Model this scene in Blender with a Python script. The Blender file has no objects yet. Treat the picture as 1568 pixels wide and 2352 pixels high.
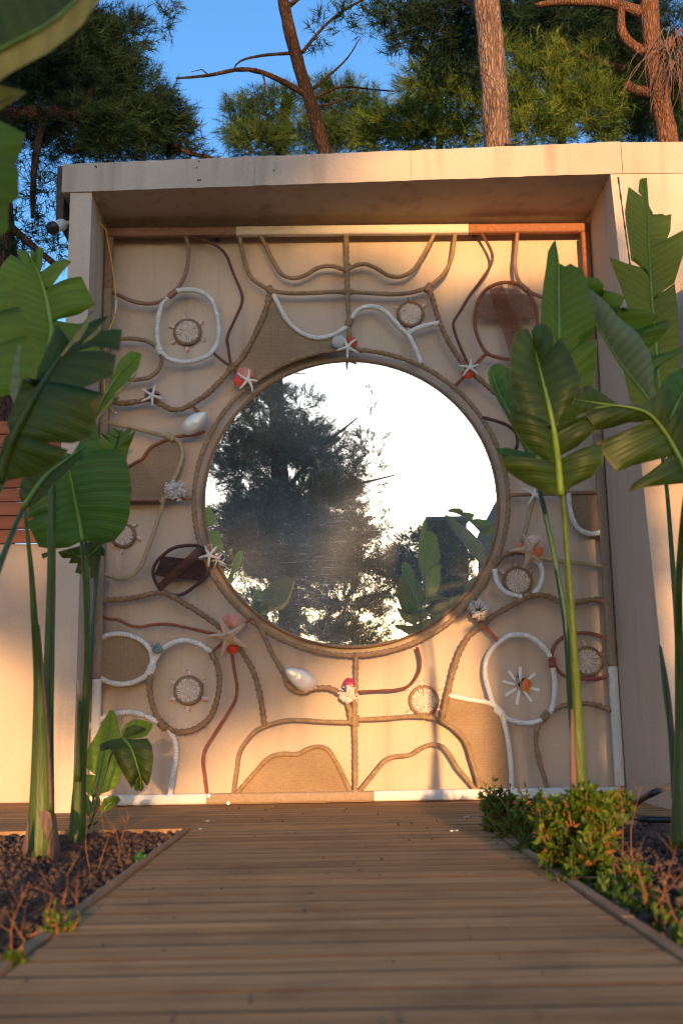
import bpy, bmesh, math, random
import numpy as np
from mathutils import Vector, Matrix
random.seed(7); RNG = np.random.default_rng(7)
SC = bpy.context.scene
COL = SC.collection
R = math.radians

# ------------------------------------------------------------------ camera
F, CX, CY = 2460., 784., 1176.            # measured on a 1568 x 2352 copy of the photograph
def _n(v):
    v = np.array(v, float); return v / np.linalg.norm(v)
_Y = _n((760 - CX, -(1659 - CY), -F)); _Z = _n((585 - CX, 11363 + CY, -F))
_Z = _n(_Z - _Y * _Z.dot(_Y)); _X = np.cross(_Y, _Z)
RW = np.stack([_X, _Y, _Z])               # camera -> world
CAM = np.array([-0.133, -6.0, 0.424])
cd = bpy.data.cameras.new('camera'); cam = bpy.data.objects.new('camera', cd); COL.objects.link(cam)
M = Matrix.Identity(4)
for i in range(3):
    for j in range(3): M[i][j] = RW[i][j]
    M[i][3] = CAM[i]
cam.matrix_world = M
cd.sensor_fit = 'VERTICAL'; cd.sensor_height = 36; cd.sensor_width = 24
cd.lens = 36 * F / 2352; cd.clip_start = .05; cd.clip_end = 2000
cd.dof.use_dof = True; cd.dof.focus_distance = 7.2; cd.dof.aperture_fstop = 3.5
SC.camera = cam

# ------------------------------------------------------------------ sky, sun, exposure
SUN_EL, SUN_AZ = R(4.4), R(4.0)           # low evening sun behind the camera, a little to the right
w = bpy.data.worlds.new('World'); SC.world = w; w.use_nodes = True
nt = w.node_tree; nt.nodes.clear()
sky = nt.nodes.new('ShaderNodeTexSky'); sky.sky_type = 'NISHITA'; sky.sun_disc = False
sky.sun_elevation = SUN_EL; sky.sun_rotation = math.pi - SUN_AZ
sky.altitude = 0; sky.air_density = 1.0; sky.dust_density = 1.5; sky.ozone_density = 3.6
bg = nt.nodes.new('ShaderNodeBackground'); bg.inputs[1].default_value = .15
wo = nt.nodes.new('ShaderNodeOutputWorld')
nt.links.new(sky.outputs[0], bg.inputs[0]); nt.links.new(bg.outputs[0], wo.inputs[0])
sl = bpy.data.lights.new('sun', 'SUN'); sl.energy = 1.75; sl.angle = R(.9); sl.color = (1, .57, .24)
sun = bpy.data.objects.new('sun', sl); COL.objects.link(sun)
SUNDIR = Vector((math.sin(SUN_AZ) * math.cos(SUN_EL), -math.cos(SUN_AZ) * math.cos(SUN_EL), math.sin(SUN_EL)))  # towards the sun
sun.rotation_euler = (-SUNDIR).to_track_quat('-Z', 'Y').to_euler()
vs = SC.view_settings; vs.view_transform = 'Standard'; vs.look = 'None'; vs.gamma = 1; vs.exposure = 2.08
SC.cycles.use_denoising = True; SC.cycles.max_bounces = 8; SC.cycles.transparent_max_bounces = 8
SC.cycles.sample_clamp_indirect = 4; SC.cycles.filter_width = 1.15

# ------------------------------------------------------------------ measuring: a picture point to a place at depth Y (or height Z)
FR = {'D': (0, 0, 1.7417), '3': (350, 850, .6696), '4': (1300, 850, .7334), '5': (350, 1600, .41454), '6': (1800, 1600, .4783),
      '7': (300, 2350, .7015), '8': (1350, 2350, .7653), 'A': (1980, 950, .479), 'B': (0, 950, .3827), 'C': (0, 1500, .3827),
      'd': (300, 2800, .2551), 'E': (1900, 650, .6165), 'F': (0, 850, .5315), 'G': (0, 1900, .6803), 'H': (2000, 1900, .68),
      'I': (0, 0, .8712), 'J': (1365, 0, .8712), 'K': (800, 2400, .15944), 'L': (1950, 2080, .19133)}
def px(fr, x, y):
    o = FR[fr]; return (o[0] + x * o[2]) / 1.7417, (o[1] + y * o[2]) / 1.7417
def at(fr, x, y, Y):
    x, y = px(fr, x, y); d = RW @ np.array([x - CX, -(y - CY), -F]); return CAM + d * (Y - CAM[1]) / d[1]
def atz(fr, x, y, Z):
    x, y = px(fr, x, y); d = RW @ np.array([x - CX, -(y - CY), -F]); return CAM + d * (Z - CAM[2]) / d[2]

# ------------------------------------------------------------------ materials
MATS = {}
def mat(name, c, c2=None, rough=.7, scale=8., bump=0., bscale=60., metal=0., stretch=(1, 1, 1), spec=.4, vary=0., trans=0., detail=4., coord='Object'):
    if name in MATS: return MATS[name]
    m = bpy.data.materials.new(name); m.use_nodes = True; MATS[name] = m
    t = m.node_tree; N = t.nodes; L = t.links; b = N['Principled BSDF']
    b.inputs['Roughness'].default_value = rough; b.inputs['Metallic'].default_value = metal
    b.inputs['Specular IOR Level'].default_value = spec
    tc = N.new('ShaderNodeTexCoord'); mp = N.new('ShaderNodeMapping'); mp.inputs['Scale'].default_value = stretch
    L.new(tc.outputs[coord], mp.inputs[0])
    nz = N.new('ShaderNodeTexNoise'); nz.inputs['Scale'].default_value = scale; nz.inputs['Detail'].default_value = detail
    L.new(mp.outputs[0], nz.inputs['Vector'])
    rp = N.new('ShaderNodeValToRGB'); rp.color_ramp.elements[0].position = .3; rp.color_ramp.elements[1].position = .7
    rp.color_ramp.elements[0].color = (*c, 1); rp.color_ramp.elements[1].color = (*(c2 or c), 1)
    L.new(nz.outputs[0], rp.inputs[0]); out = rp.outputs[0]
    if vary:
        oi = N.new('ShaderNodeObjectInfo'); hs = N.new('ShaderNodeHueSaturation'); mr = N.new('ShaderNodeMapRange')
        mr.inputs['To Min'].default_value = 1 - vary; mr.inputs['To Max'].default_value = 1 + vary
        L.new(oi.outputs['Random'], mr.inputs[0]); L.new(mr.outputs[0], hs.inputs['Value']); L.new(out, hs.inputs['Color']); out = hs.outputs[0]
    L.new(out, b.inputs['Base Color'])
    if bump:
        n2 = N.new('ShaderNodeTexNoise'); n2.inputs['Scale'].default_value = bscale; n2.inputs['Detail'].default_value = 5
        L.new(mp.outputs[0], n2.inputs['Vector']); bp = N.new('ShaderNodeBump'); bp.inputs['Strength'].default_value = bump; bp.inputs['Distance'].default_value = .02
        L.new(n2.outputs[0], bp.inputs['Height']); L.new(bp.outputs[0], b.inputs['Normal'])
    return m

def node(m, kind, **kw):
    n = m.node_tree.nodes.new(kind)
    for k, v in kw.items():
        if k in n.inputs: n.inputs[k].default_value = v
        else: setattr(n, k, v)
    return n

def stucco(name, c, c2, stain):
    m = mat(name, c, c2, rough=.85, scale=1.6, bump=.25, bscale=55, spec=.15, detail=7)
    t = m.node_tree; L = t.links; b = t.nodes['Principled BSDF']
    src = b.inputs['Base Color'].links[0].from_socket
    tc = node(m, 'ShaderNodeTexCoord'); mp = node(m, 'ShaderNodeMapping'); mp.inputs['Scale'].default_value = (9, 9, .7)
    nz = node(m, 'ShaderNodeTexNoise', Scale=1.0, Detail=6.); L.new(tc.outputs['Object'], mp.inputs[0]); L.new(mp.outputs[0], nz.inputs['Vector'])
    rp = node(m, 'ShaderNodeValToRGB'); rp.color_ramp.elements[0].position = .52; rp.color_ramp.elements[1].position = .8
    rp.color_ramp.elements[0].color = (0, 0, 0, 1); rp.color_ramp.elements[1].color = (stain, stain, stain, 1)
    L.new(nz.outputs[0], rp.inputs[0])
    mx = node(m, 'ShaderNodeMix', data_type='RGBA'); L.new(rp.outputs[0], mx.inputs[0]); L.new(src, mx.inputs[6]); mx.inputs[7].default_value = (.2, .13, .085, 1)
    sp = node(m, 'ShaderNodeTexNoise', Scale=38., Detail=2.); L.new(tc.outputs['Object'], sp.inputs['Vector'])
    r2 = node(m, 'ShaderNodeValToRGB'); r2.color_ramp.elements[0].position = .74; r2.color_ramp.elements[1].position = .8
    r2.color_ramp.elements[1].color = (.45, .45, .45, 1); L.new(sp.outputs[0], r2.inputs[0])
    m2 = node(m, 'ShaderNodeMix', data_type='RGBA'); L.new(r2.outputs[0], m2.inputs[0]); L.new(mx.outputs[2], m2.inputs[6]); m2.inputs[7].default_value = (.25, .18, .13, 1)
    L.new(m2.outputs[2], b.inputs['Base Color'])
    return m
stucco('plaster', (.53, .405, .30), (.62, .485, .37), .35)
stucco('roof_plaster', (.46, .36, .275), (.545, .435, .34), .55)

def rope_mat(name, c, c2, rough=.8, spec=.25):
    return mat(name, c, c2, rough=rough, scale=45, bump=.6, bscale=260, spec=spec)
rope_mat('jute', (.30, .185, .10), (.42, .28, .16)); rope_mat('jute_braid', (.27, .155, .08), (.40, .25, .14))
rope_mat('straw', (.46, .34, .18), (.56, .43, .25)); rope_mat('white_cotton', (.80, .76, .70), (.88, .85, .80))
rope_mat('brown_cord', (.20, .105, .07), (.30, .165, .115)); rope_mat('maroon_cord', (.075, .03, .025), (.13, .05, .04), .45, .5)
rope_mat('copper_cord', (.28, .075, .035), (.40, .13, .065), .4, .5); rope_mat('rust_wrap', (.33, .175, .12), (.42, .245, .175))
rope_mat('rust_wrap_light', (.36, .14, .07), (.46, .2, .11))
rope_mat('cream_wrap', (.78, .71, .56), (.85, .79, .65)); rope_mat('tan_wrap', (.36, .25, .16), (.46, .33, .22))
rope_mat('rim_rope', (.26, .16, .095), (.36, .235, .145)); rope_mat('dark_copper', (.13, .045, .025), (.22, .085, .05), .45, .5)

def burlap():
    m = mat('burlap', (.265, .175, .10), (.335, .23, .14), rough=.95, scale=5, spec=.1)
    t = m.node_tree; L = t.links; b = t.nodes['Principled BSDF']
    src = b.inputs['Base Color'].links[0].from_socket
    tc = node(m, 'ShaderNodeTexCoord')
    cols = []
    for d in ('X', 'Z'):
        wv = node(m, 'ShaderNodeTexWave', bands_direction=d, Scale=38., Distortion=2.5, Detail=2.); wv.inputs['Detail Scale'].default_value = 3
        L.new(tc.outputs['Object'], wv.inputs['Vector']); cols.append(wv.outputs['Fac'])
    ad = node(m, 'ShaderNodeMath', operation='MULTIPLY'); L.new(cols[0], ad.inputs[0]); L.new(cols[1], ad.inputs[1])
    mp = node(m, 'ShaderNodeMapping'); mp.inputs['Scale'].default_value = (60, 60, 90); L.new(tc.outputs['Object'], mp.inputs[0])
    nz = node(m, 'ShaderNodeTexNoise', Scale=1., Detail=4.); L.new(mp.outputs[0], nz.inputs['Vector'])
    m3 = node(m, 'ShaderNodeMath', operation='MULTIPLY_ADD'); L.new(ad.outputs[0], m3.inputs[0]); m3.inputs[1].default_value = .5; L.new(nz.outputs[0], m3.inputs[2])
    rp = node(m, 'ShaderNodeValToRGB'); rp.color_ramp.elements[0].position = .35; rp.color_ramp.elements[1].position = .75
    rp.color_ramp.elements[0].color = (.82, .82, .82, 1); rp.color_ramp.elements[1].color = (1.05, 1.05, 1.05, 1); L.new(m3.outputs[0], rp.inputs[0])
    mx = node(m, 'ShaderNodeMix', data_type='RGBA', blend_type='MULTIPLY'); mx.inputs[0].default_value = 1
    L.new(src, mx.inputs[6]); L.new(rp.outputs[0], mx.inputs[7]); L.new(mx.outputs[2], b.inputs['Base Color'])
    bp = node(m, 'ShaderNodeBump', Strength=.5, Distance=.003); L.new(m3.outputs[0], bp.inputs['Height']); L.new(bp.outputs[0], b.inputs['Normal'])
burlap()

def wood(name, c, c2, stretch, vary, rough=.65, dirt=.5):
    m = mat(name, c, c2, rough=rough, scale=1., stretch=stretch, bump=.10, bscale=2.2, vary=vary, spec=.12, detail=8)
    t = m.node_tree; L = t.links; b = t.nodes['Principled BSDF']; src = b.inputs['Base Color'].links[0].from_socket
    ge = node(m, 'ShaderNodeNewGeometry')
    nz = node(m, 'ShaderNodeTexNoise', Scale=3.2, Detail=7., Roughness=.65); L.new(ge.outputs['Position'], nz.inputs['Vector'])
    rp = node(m, 'ShaderNodeValToRGB'); rp.color_ramp.elements[0].position = .48; rp.color_ramp.elements[1].position = .72
    rp.color_ramp.elements[0].color = (0, 0, 0, 1); rp.color_ramp.elements[1].color = (dirt, dirt, dirt, 1); L.new(nz.outputs[0], rp.inputs[0])
    mx = node(m, 'ShaderNodeMix', data_type='RGBA'); L.new(rp.outputs[0], mx.inputs[0]); L.new(src, mx.inputs[6]); mx.inputs[7].default_value = (.085, .06, .045, 1)
    L.new(mx.outputs[2], b.inputs['Base Color'])
    oi = [n for n in t.nodes if n.bl_idname == 'ShaderNodeMapping'][0]      # shift the grain from board to board
    inf = node(m, 'ShaderNodeObjectInfo'); ml = node(m, 'ShaderNodeMath', operation='MULTIPLY'); ml.inputs[1].default_value = 50
    cb = node(m, 'ShaderNodeCombineXYZ'); L.new(inf.outputs['Random'], ml.inputs[0])
    for k in range(3): L.new(ml.outputs[0], cb.inputs[k])
    L.new(cb.outputs[0], oi.inputs['Location'])
    return m
wood('trim_wood', (.28, .15, .075), (.42, .25, .13), (20, 1.5, 20), .1, .85, .4)
dw = wood('deck_wood', (.34, .17, .064), (.50, .285, .125), (1.2, 38, 38), .13, .85, .5)
def edge_grime(m, half):
    t = m.node_tree; L = t.links; b = t.nodes['Principled BSDF']; src = b.inputs['Base Color'].links[0].from_socket
    tc = node(m, 'ShaderNodeTexCoord'); sp = node(m, 'ShaderNodeSeparateXYZ'); L.new(tc.outputs['Object'], sp.inputs[0])
    ab = node(m, 'ShaderNodeMath', operation='ABSOLUTE'); L.new(sp.outputs[1], ab.inputs[0])
    nz = node(m, 'ShaderNodeTexNoise', Scale=9., Detail=5.); L.new(tc.outputs['Object'], nz.inputs['Vector'])
    ma = node(m, 'ShaderNodeMath', operation='MULTIPLY_ADD'); L.new(nz.outputs[0], ma.inputs[0]); ma.inputs[1].default_value = .012; L.new(ab.outputs[0], ma.inputs[2])
    mr = node(m, 'ShaderNodeMapRange'); mr.inputs['From Min'].default_value = half - .003; mr.inputs['From Max'].default_value = half + .005; mr.inputs['To Max'].default_value = .75; L.new(ma.outputs[0], mr.inputs[0])
    mx = node(m, 'ShaderNodeMix', data_type='RGBA'); L.new(mr.outputs[0], mx.inputs[0]); L.new(src, mx.inputs[6]); mx.inputs[7].default_value = (.035, .024, .017, 1); L.new(mx.outputs[2], b.inputs['Base Color'])
edge_grime(dw, .0605)
wood('red_wood', (.26, .075, .035), (.40, .14, .07), (2, 30, 30), .15, .5, .15)
mat('dark_wood', (.055, .04, .03), (.09, .06, .045), rough=.8, bump=.3)
mat('soil', (.035, .024, .02), (.075, .05, .04), rough=.95, scale=14, bump=1., bscale=50, spec=.1)
mat('mulch', (.05, .034, .028), (.14, .085, .06), rough=.9, scale=9, spec=.15, coord='Object')
mat('ground', (.09, .07, .045), (.13, .1, .06), rough=.95)

def bark(name, c, c2, sc=9.):
    m = mat(name, c, c2, rough=.9, scale=sc, stretch=(1, 1, .28), spec=.1, detail=6)
    t = m.node_tree; L = t.links; b = t.nodes['Principled BSDF']; src = b.inputs['Base Color'].links[0].from_socket
    mp = [n for n in t.nodes if n.bl_idname == 'ShaderNodeMapping'][0]
    vo = node(m, 'ShaderNodeTexVoronoi', feature='DISTANCE_TO_EDGE', Scale=34., Randomness=1.)
    nz = node(m, 'ShaderNodeTexNoise', Scale=7., Detail=4.); L.new(mp.outputs[0], nz.inputs['Vector']); ms = node(m, 'ShaderNodeVectorMath', operation='SCALE'); ms.inputs['Scale'].default_value = .14; L.new(nz.outputs['Color'], ms.inputs[0])
    va = node(m, 'ShaderNodeVectorMath', operation='ADD'); L.new(mp.outputs[0], va.inputs[0]); L.new(ms.outputs[0], va.inputs[1]); L.new(va.outputs[0], vo.inputs['Vector'])
    rp = node(m, 'ShaderNodeValToRGB'); rp.color_ramp.elements[0].position = 0; rp.color_ramp.elements[1].position = .22
    rp.color_ramp.elements[0].color = (.6, .55, .53, 1); rp.color_ramp.elements[1].color = (1, 1, 1, 1); L.new(vo.outputs[0], rp.inputs[0])
    mx = node(m, 'ShaderNodeMix', data_type='RGBA', blend_type='MULTIPLY'); mx.inputs[0].default_value = 1
    L.new(src, mx.inputs[6]); L.new(rp.outputs[0], mx.inputs[7]); L.new(mx.outputs[2], b.inputs['Base Color'])
    bp = node(m, 'ShaderNodeBump', Strength=1., Distance=.03); L.new(rp.outputs[0], bp.inputs['Height']); L.new(bp.outputs[0], b.inputs['Normal'])
bark('pine_bark', (.15, .09, .065), (.33, .22, .16)); bark('dark_bark', (.05, .03, .023), (.11, .06, .04)); bark('red_bark', (.15, .07, .04), (.27, .13, .075))

bark('darkest_bark', (.032, .021, .017), (.075, .044, .031))  # darkest brown, for the thin leaning trunk
def foliage(name, rough=.6, tr=.35):
    m = bpy.data.materials.new(name); m.use_nodes = True; MATS[name] = m
    t = m.node_tree; L = t.links; b = t.nodes['Principled BSDF']; b.inputs['Roughness'].default_value = rough
    b.inputs['Specular IOR Level'].default_value = .25
    at_ = node(m, 'ShaderNodeAttribute', attribute_name='tint'); L.new(at_.outputs['Color'], b.inputs['Base Color'])
    tl = node(m, 'ShaderNodeBsdfTranslucent'); L.new(at_.outputs['Color'], tl.inputs[0])
    mx = node(m, 'ShaderNodeMixShader'); mx.inputs[0].default_value = tr
    L.new(b.outputs[0], mx.inputs[1]); L.new(tl.outputs[0], mx.inputs[2]); L.new(mx.outputs[0], t.nodes['Material Output'].inputs[0])
foliage('needles', .7, .25); foliage('shrub_leaf', .45, .4)

def leaf_mat(name, c, c2, tcol, rough=.46, tr=.35, freq=60.):
    m = mat(name, c, c2, rough=rough, scale=3.5, spec=.3, detail=5)
    t = m.node_tree; L = t.links; b = t.nodes['Principled BSDF']; src = b.inputs['Base Color'].links[0].from_socket
    uv = node(m, 'ShaderNodeUVMap', uv_map='UVMap'); sp = node(m, 'ShaderNodeSeparateXYZ'); L.new(uv.outputs[0], sp.inputs[0])
    def wave(fr, ph):
        a = node(m, 'ShaderNodeMath', operation='MULTIPLY'); a.inputs[1].default_value = fr; L.new(sp.outputs[1], a.inputs[0])
        s = node(m, 'ShaderNodeMath', operation='SINE'); L.new(a.outputs[0], s.inputs[0]); return s.outputs[0]
    a = wave(freq, 0); a2 = wave(freq * 3.1, 0)
    ad = node(m, 'ShaderNodeMath', operation='MULTIPLY_ADD'); L.new(a2, ad.inputs[0]); ad.inputs[1].default_value = .35; L.new(a, ad.inputs[2])
    bp = node(m, 'ShaderNodeBump', Strength=.25, Distance=.004); L.new(ad.outputs[0], bp.inputs['Height']); L.new(bp.outputs[0], b.inputs['Normal'])
    rp = node(m, 'ShaderNodeValToRGB'); rp.color_ramp.elements[0].position = .0; rp.color_ramp.elements[1].position = .9
    rp.color_ramp.elements[0].color = (.78, .8, .8, 1); rp.color_ramp.elements[1].color = (1.14, 1.14, 1.1, 1)
    mr = node(m, 'ShaderNodeMapRange'); mr.inputs['From Min'].default_value = -1.3; mr.inputs['From Max'].default_value = 1.3; L.new(ad.outputs[0], mr.inputs[0]); L.new(mr.outputs[0], rp.inputs[0])
    mx = node(m, 'ShaderNodeMix', data_type='RGBA', blend_type='MULTIPLY'); mx.inputs[0].default_value = 1
    L.new(src, mx.inputs[6]); L.new(rp.outputs[0], mx.inputs[7])
    # browned, yellowing margin
    eg = node(m, 'ShaderNodeValToRGB'); eg.color_ramp.elements[0].position = .955; eg.color_ramp.elements[1].position = 1.; L.new(sp.outputs[0], eg.inputs[0])
    m2 = node(m, 'ShaderNodeMix', data_type='RGBA'); L.new(eg.outputs[0], m2.inputs[0]); L.new(mx.outputs[2], m2.inputs[6]); m2.inputs[7].default_value = (.16, .10, .03, 1)
    tc2 = node(m, 'ShaderNodeTexCoord'); n3 = node(m, 'ShaderNodeTexNoise', Scale=16., Detail=6., Roughness=.7); L.new(tc2.outputs['Object'], n3.inputs['Vector'])
    ma = node(m, 'ShaderNodeMath', operation='MULTIPLY_ADD'); L.new(sp.outputs[0], ma.inputs[0]); ma.inputs[1].default_value = .16; L.new(n3.outputs[0], ma.inputs[2])
    sr = node(m, 'ShaderNodeValToRGB'); sr.color_ramp.elements[0].position = .74; sr.color_ramp.elements[1].position = .84; L.new(ma.outputs[0], sr.inputs[0])
    m4 = node(m, 'ShaderNodeMix', data_type='RGBA'); L.new(sr.outputs[0], m4.inputs[0]); L.new(m2.outputs[2], m4.inputs[6]); m4.inputs[7].default_value = (.2, .13, .04, 1)
    n5 = node(m, 'ShaderNodeTexNoise', Scale=2.2, Detail=3.); L.new(tc2.outputs['Object'], n5.inputs['Vector'])
    hs = node(m, 'ShaderNodeHueSaturation'); mh = node(m, 'ShaderNodeMapRange'); mh.inputs['From Min'].default_value = .3; mh.inputs['From Max'].default_value = .7; mh.inputs['To Min'].default_value = .75; mh.inputs['To Max'].default_value = 1.3
    L.new(n5.outputs[0], mh.inputs[0]); L.new(mh.outputs[0], hs.inputs['Value']); L.new(m4.outputs[2], hs.inputs['Color'])
    L.new(hs.outputs[0], b.inputs['Base Color'])
    tl = node(m, 'ShaderNodeBsdfTranslucent'); tl.inputs[0].default_value = (*tcol, 1); L.new(bp.outputs[0], tl.inputs['Normal'])
    ms = node(m, 'ShaderNodeMixShader'); ms.inputs[0].default_value = tr
    L.new(b.outputs[0], ms.inputs[1]); L.new(tl.outputs[0], ms.inputs[2]); L.new(ms.outputs[0], t.nodes['Material Output'].inputs[0])
    return m
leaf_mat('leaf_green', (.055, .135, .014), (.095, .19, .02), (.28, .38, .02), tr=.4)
leaf_mat('leaf_yellowgreen', (.09, .155, .015), (.14, .21, .02), (.34, .42, .02), tr=.42)  # a yellower, brighter blade green
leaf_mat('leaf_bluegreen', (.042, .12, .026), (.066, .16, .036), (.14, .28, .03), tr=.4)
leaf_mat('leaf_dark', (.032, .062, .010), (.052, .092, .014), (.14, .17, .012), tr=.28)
leaf_mat('leaf_yellow_sunlit', (.36, .26, .06), (.54, .40, .12), (.6, .44, .08), tr=.4, freq=30.)  # yellowing leaf with the sunlight on its edges put into the colour
leaf_mat('leaf_olive', (.045, .075, .018), (.07, .11, .025), (.30, .26, .03), tr=.4)
leaf_mat('leaf_pale', (.16, .20, .09), (.24, .27, .14), (.2, .28, .08), rough=.5)
leaf_mat('leaf_young', (.10, .22, .02), (.16, .30, .03), (.40, .52, .03), tr=.5)
mat('midrib', (.13, .22, .03), (.2, .3, .05), rough=.4, scale=20)
mat('stem_green', (.032, .06, .009), (.085, .12, .015), rough=.45, scale=9, stretch=(4, 4, .35), spec=.4, bump=.3, bscale=30, detail=7)
mat('stem_bluegreen', (.022, .06, .018), (.04, .085, .026), rough=.45, scale=9, stretch=(4, 4, .35), bump=.2)
mat('husk', (.10, .06, .05), (.22, .13, .10), rough=.9, scale=14, stretch=(1, 1, .2), bump=.5)
mat('dry_stalk', (.20, .075, .03), (.32, .14, .055), rough=.8, scale=20)
mat('stub_cut', (.45, .28, .14), (.5, .34, .2), rough=.8)
mat('starfish_white', (.74, .67, .58), (.82, .77, .69), rough=.75, scale=60, bump=.4, bscale=400)
mat('starfish_tan', (.58, .38, .22), (.70, .50, .32), rough=.75, scale=25, bump=.4, bscale=300)
mat('scallop_red', (.55, .035, .02), (.7, .09, .04), rough=.45, scale=40)
mat('scallop_orange', (.72, .13, .02), (.8, .24, .06), rough=.45, scale=40)
mat('scallop_pink', (.50, .13, .09), (.62, .3, .2), rough=.5, scale=30)
mat('scallop_white', (.72, .6, .55), (.6, .3, .25), rough=.5, scale=40)
mat('scallop_brown', (.2, .09, .07), (.32, .16, .12), rough=.6, scale=40)
mat('scallop_magenta', (.25, .015, .06), (.4, .03, .09), rough=.5, scale=40)
mat('coral_white', (.74, .66, .60), (.82, .77, .72), rough=.8, scale=90, bump=.5, bscale=400)
mat('cowrie', (.62, .47, .36), (.76, .62, .51), rough=.35, scale=40, vary=.12, spec=.5)
mat('slice_white', (.80, .74, .69), (.74, .6, .55), rough=.5, scale=90); mat('slice_red', (.55, .2, .15), (.66, .36, .3), rough=.5)
mat('slice_core', (.30, .2, .17), (.5, .38, .33), rough=.7)
mat('urchin_white', (.62, .56, .52), (.74, .69, .66), rough=.8, scale=70, bump=.8, bscale=200)
mat('turban_green', (.03, .17, .15), (.35, .38, .33), rough=.25, scale=45, metal=.2, spec=.6)
mat('black_spine', (.012, .01, .01), (.03, .025, .02), rough=.5)
mat('cone_shell', (.42, .24, .17), (.7, .55, .45), rough=.45, scale=60)
mat('stick_white', (.78, .77, .74), (.84, .83, .8), rough=.6)
mat('steel', (.18, .18, .17), (.28, .28, .27), rough=.4, metal=.8); mat('zinc', (.6, .6, .6), (.75, .75, .75), rough=.3, metal=.9)
mat('camera_white', (.66, .64, .6), (.72, .7, .66), rough=.4); mat('black_plastic', (.012, .012, .013), (.02, .02, .02), rough=.4)
mat('cable_yellow', (.75, .42, .01), (.8, .48, .02), rough=.4); mat('hose_black', (.012, .014, .016), (.02, .022, .025), rough=.35)
mat('sticker_yellow', (.50, .50, .04), (.6, .58, .08), rough=.6, scale=120)
mat('far_wall', (.45, .38, .32), (.52, .45, .38), rough=.9); mat('grey_wall', (.16, .13, .125), (.2, .165, .155), rough=.9, bump=.2); mat('terracotta', (.4, .14, .07), (.45, .18, .1), rough=.8)
m = mat('pearl', (.72, .68, .66), (.80, .76, .72), rough=.33, scale=14, spec=.6); pb = m.node_tree.nodes['Principled BSDF']
pb.inputs['Thin Film Thickness'].default_value = 420; pb.inputs['Metallic'].default_value = .1; pb.inputs['Coat Weight'].default_value = .5

def mirror_mat():
    m = bpy.data.materials.new('mirror_glass'); m.use_nodes = True; MATS['mirror_glass'] = m
    t = m.node_tree; L = t.links; b = t.nodes['Principled BSDF']
    b.inputs['Base Color'].default_value = (.93, .94, .93, 1); b.inputs['Metallic'].default_value = 1; b.inputs['Roughness'].default_value = 0.0
    tc = node(m, 'ShaderNodeTexCoord')
    def layer(sc, lo, hi, amp, rot=0, stretch=(1, 1, 1), det=4.):
        mp = node(m, 'ShaderNodeMapping'); mp.inputs['Rotation'].default_value = (0, rot, 0); mp.inputs['Scale'].default_value = stretch
        L.new(tc.outputs['Object'], mp.inputs[0]); nz = node(m, 'ShaderNodeTexNoise', Scale=sc, Detail=det, Roughness=.6); L.new(mp.outputs[0], nz.inputs['Vector'])
        mr = node(m, 'ShaderNodeMapRange'); mr.inputs['From Min'].default_value = lo; mr.inputs['From Max'].default_value = hi; mr.inputs['To Max'].default_value = amp
        L.new(nz.outputs[0], mr.inputs[0]); return mr.outputs[0]
    lays = [layer(1.7, .2, .75, .36), layer(1., .55, .8, .24, R(14), (4, 4, 110)), layer(1., .58, .8, .22, R(-9), (3, 3, 150)),
            layer(120, .66, .74, .5, det=2.), layer(9, .6, .8, .28, R(70), (1, 1, 4))]
    cur = lays[0]
    for l in lays[1:]:
        a = node(m, 'ShaderNodeMath', operation='ADD'); L.new(cur, a.inputs[0]); L.new(l, a.inputs[1]); cur = a.outputs[0]
    br = layer(1.2, .15, .6, 1., det=3.)
    ml = node(m, 'ShaderNodeMath', operation='MULTIPLY', use_clamp=True); L.new(cur, ml.inputs[0]); L.new(br, ml.inputs[1])
    df = node(m, 'ShaderNodeBsdfDiffuse'); df.inputs[0].default_value = (.5, .52, .52, 1)
    mx = node(m, 'ShaderNodeMixShader'); L.new(ml.outputs[0], mx.inputs[0]); L.new(b.outputs[0], mx.inputs[1]); L.new(df.outputs[0], mx.inputs[2])
    L.new(mx.outputs[0], t.nodes['Material Output'].inputs[0])
mirror_mat()

# ------------------------------------------------------------------ object helpers
def tag(o, label=None, cat=None, group=None, kind=None):
    if label: o['label'] = label
    if cat: o['category'] = cat
    if group: o['group'] = group
    if kind: o['kind'] = kind
    return o
def empty(name, loc, label=None, cat=None, group=None):
    o = bpy.data.objects.new(name, None); COL.objects.link(o); o.location = tuple(loc); o.empty_display_size = .1
    return tag(o, label, cat, group)
def wpos(o):
    p = np.zeros(3)
    while o: p += np.array(o.location); o = o.parent
    return p
def mesh_obj(name, V, Fc, material, parent=None, smooth=True, mats=None, fm=None):
    """V in world coordinates; the object origin is its first parent's place (parts carry no offset of their own)."""
    V = np.array(V, float)
    if parent is not None: V = V - wpos(parent)
    me = bpy.data.meshes.new(name); me.from_pydata(V.tolist(), [], [tuple(map(int, f)) for f in Fc])
    for mm in (mats or [material]): me.materials.append(MATS[mm])
    if fm is not None: me.polygons.foreach_set('material_index', np.array(fm, dtype=np.int32))
    if smooth: me.polygons.foreach_set('use_smooth', [True] * len(me.polygons))
    me.update()
    o = bpy.data.objects.new(name, me); COL.objects.link(o); o.parent = parent
    return o
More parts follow.
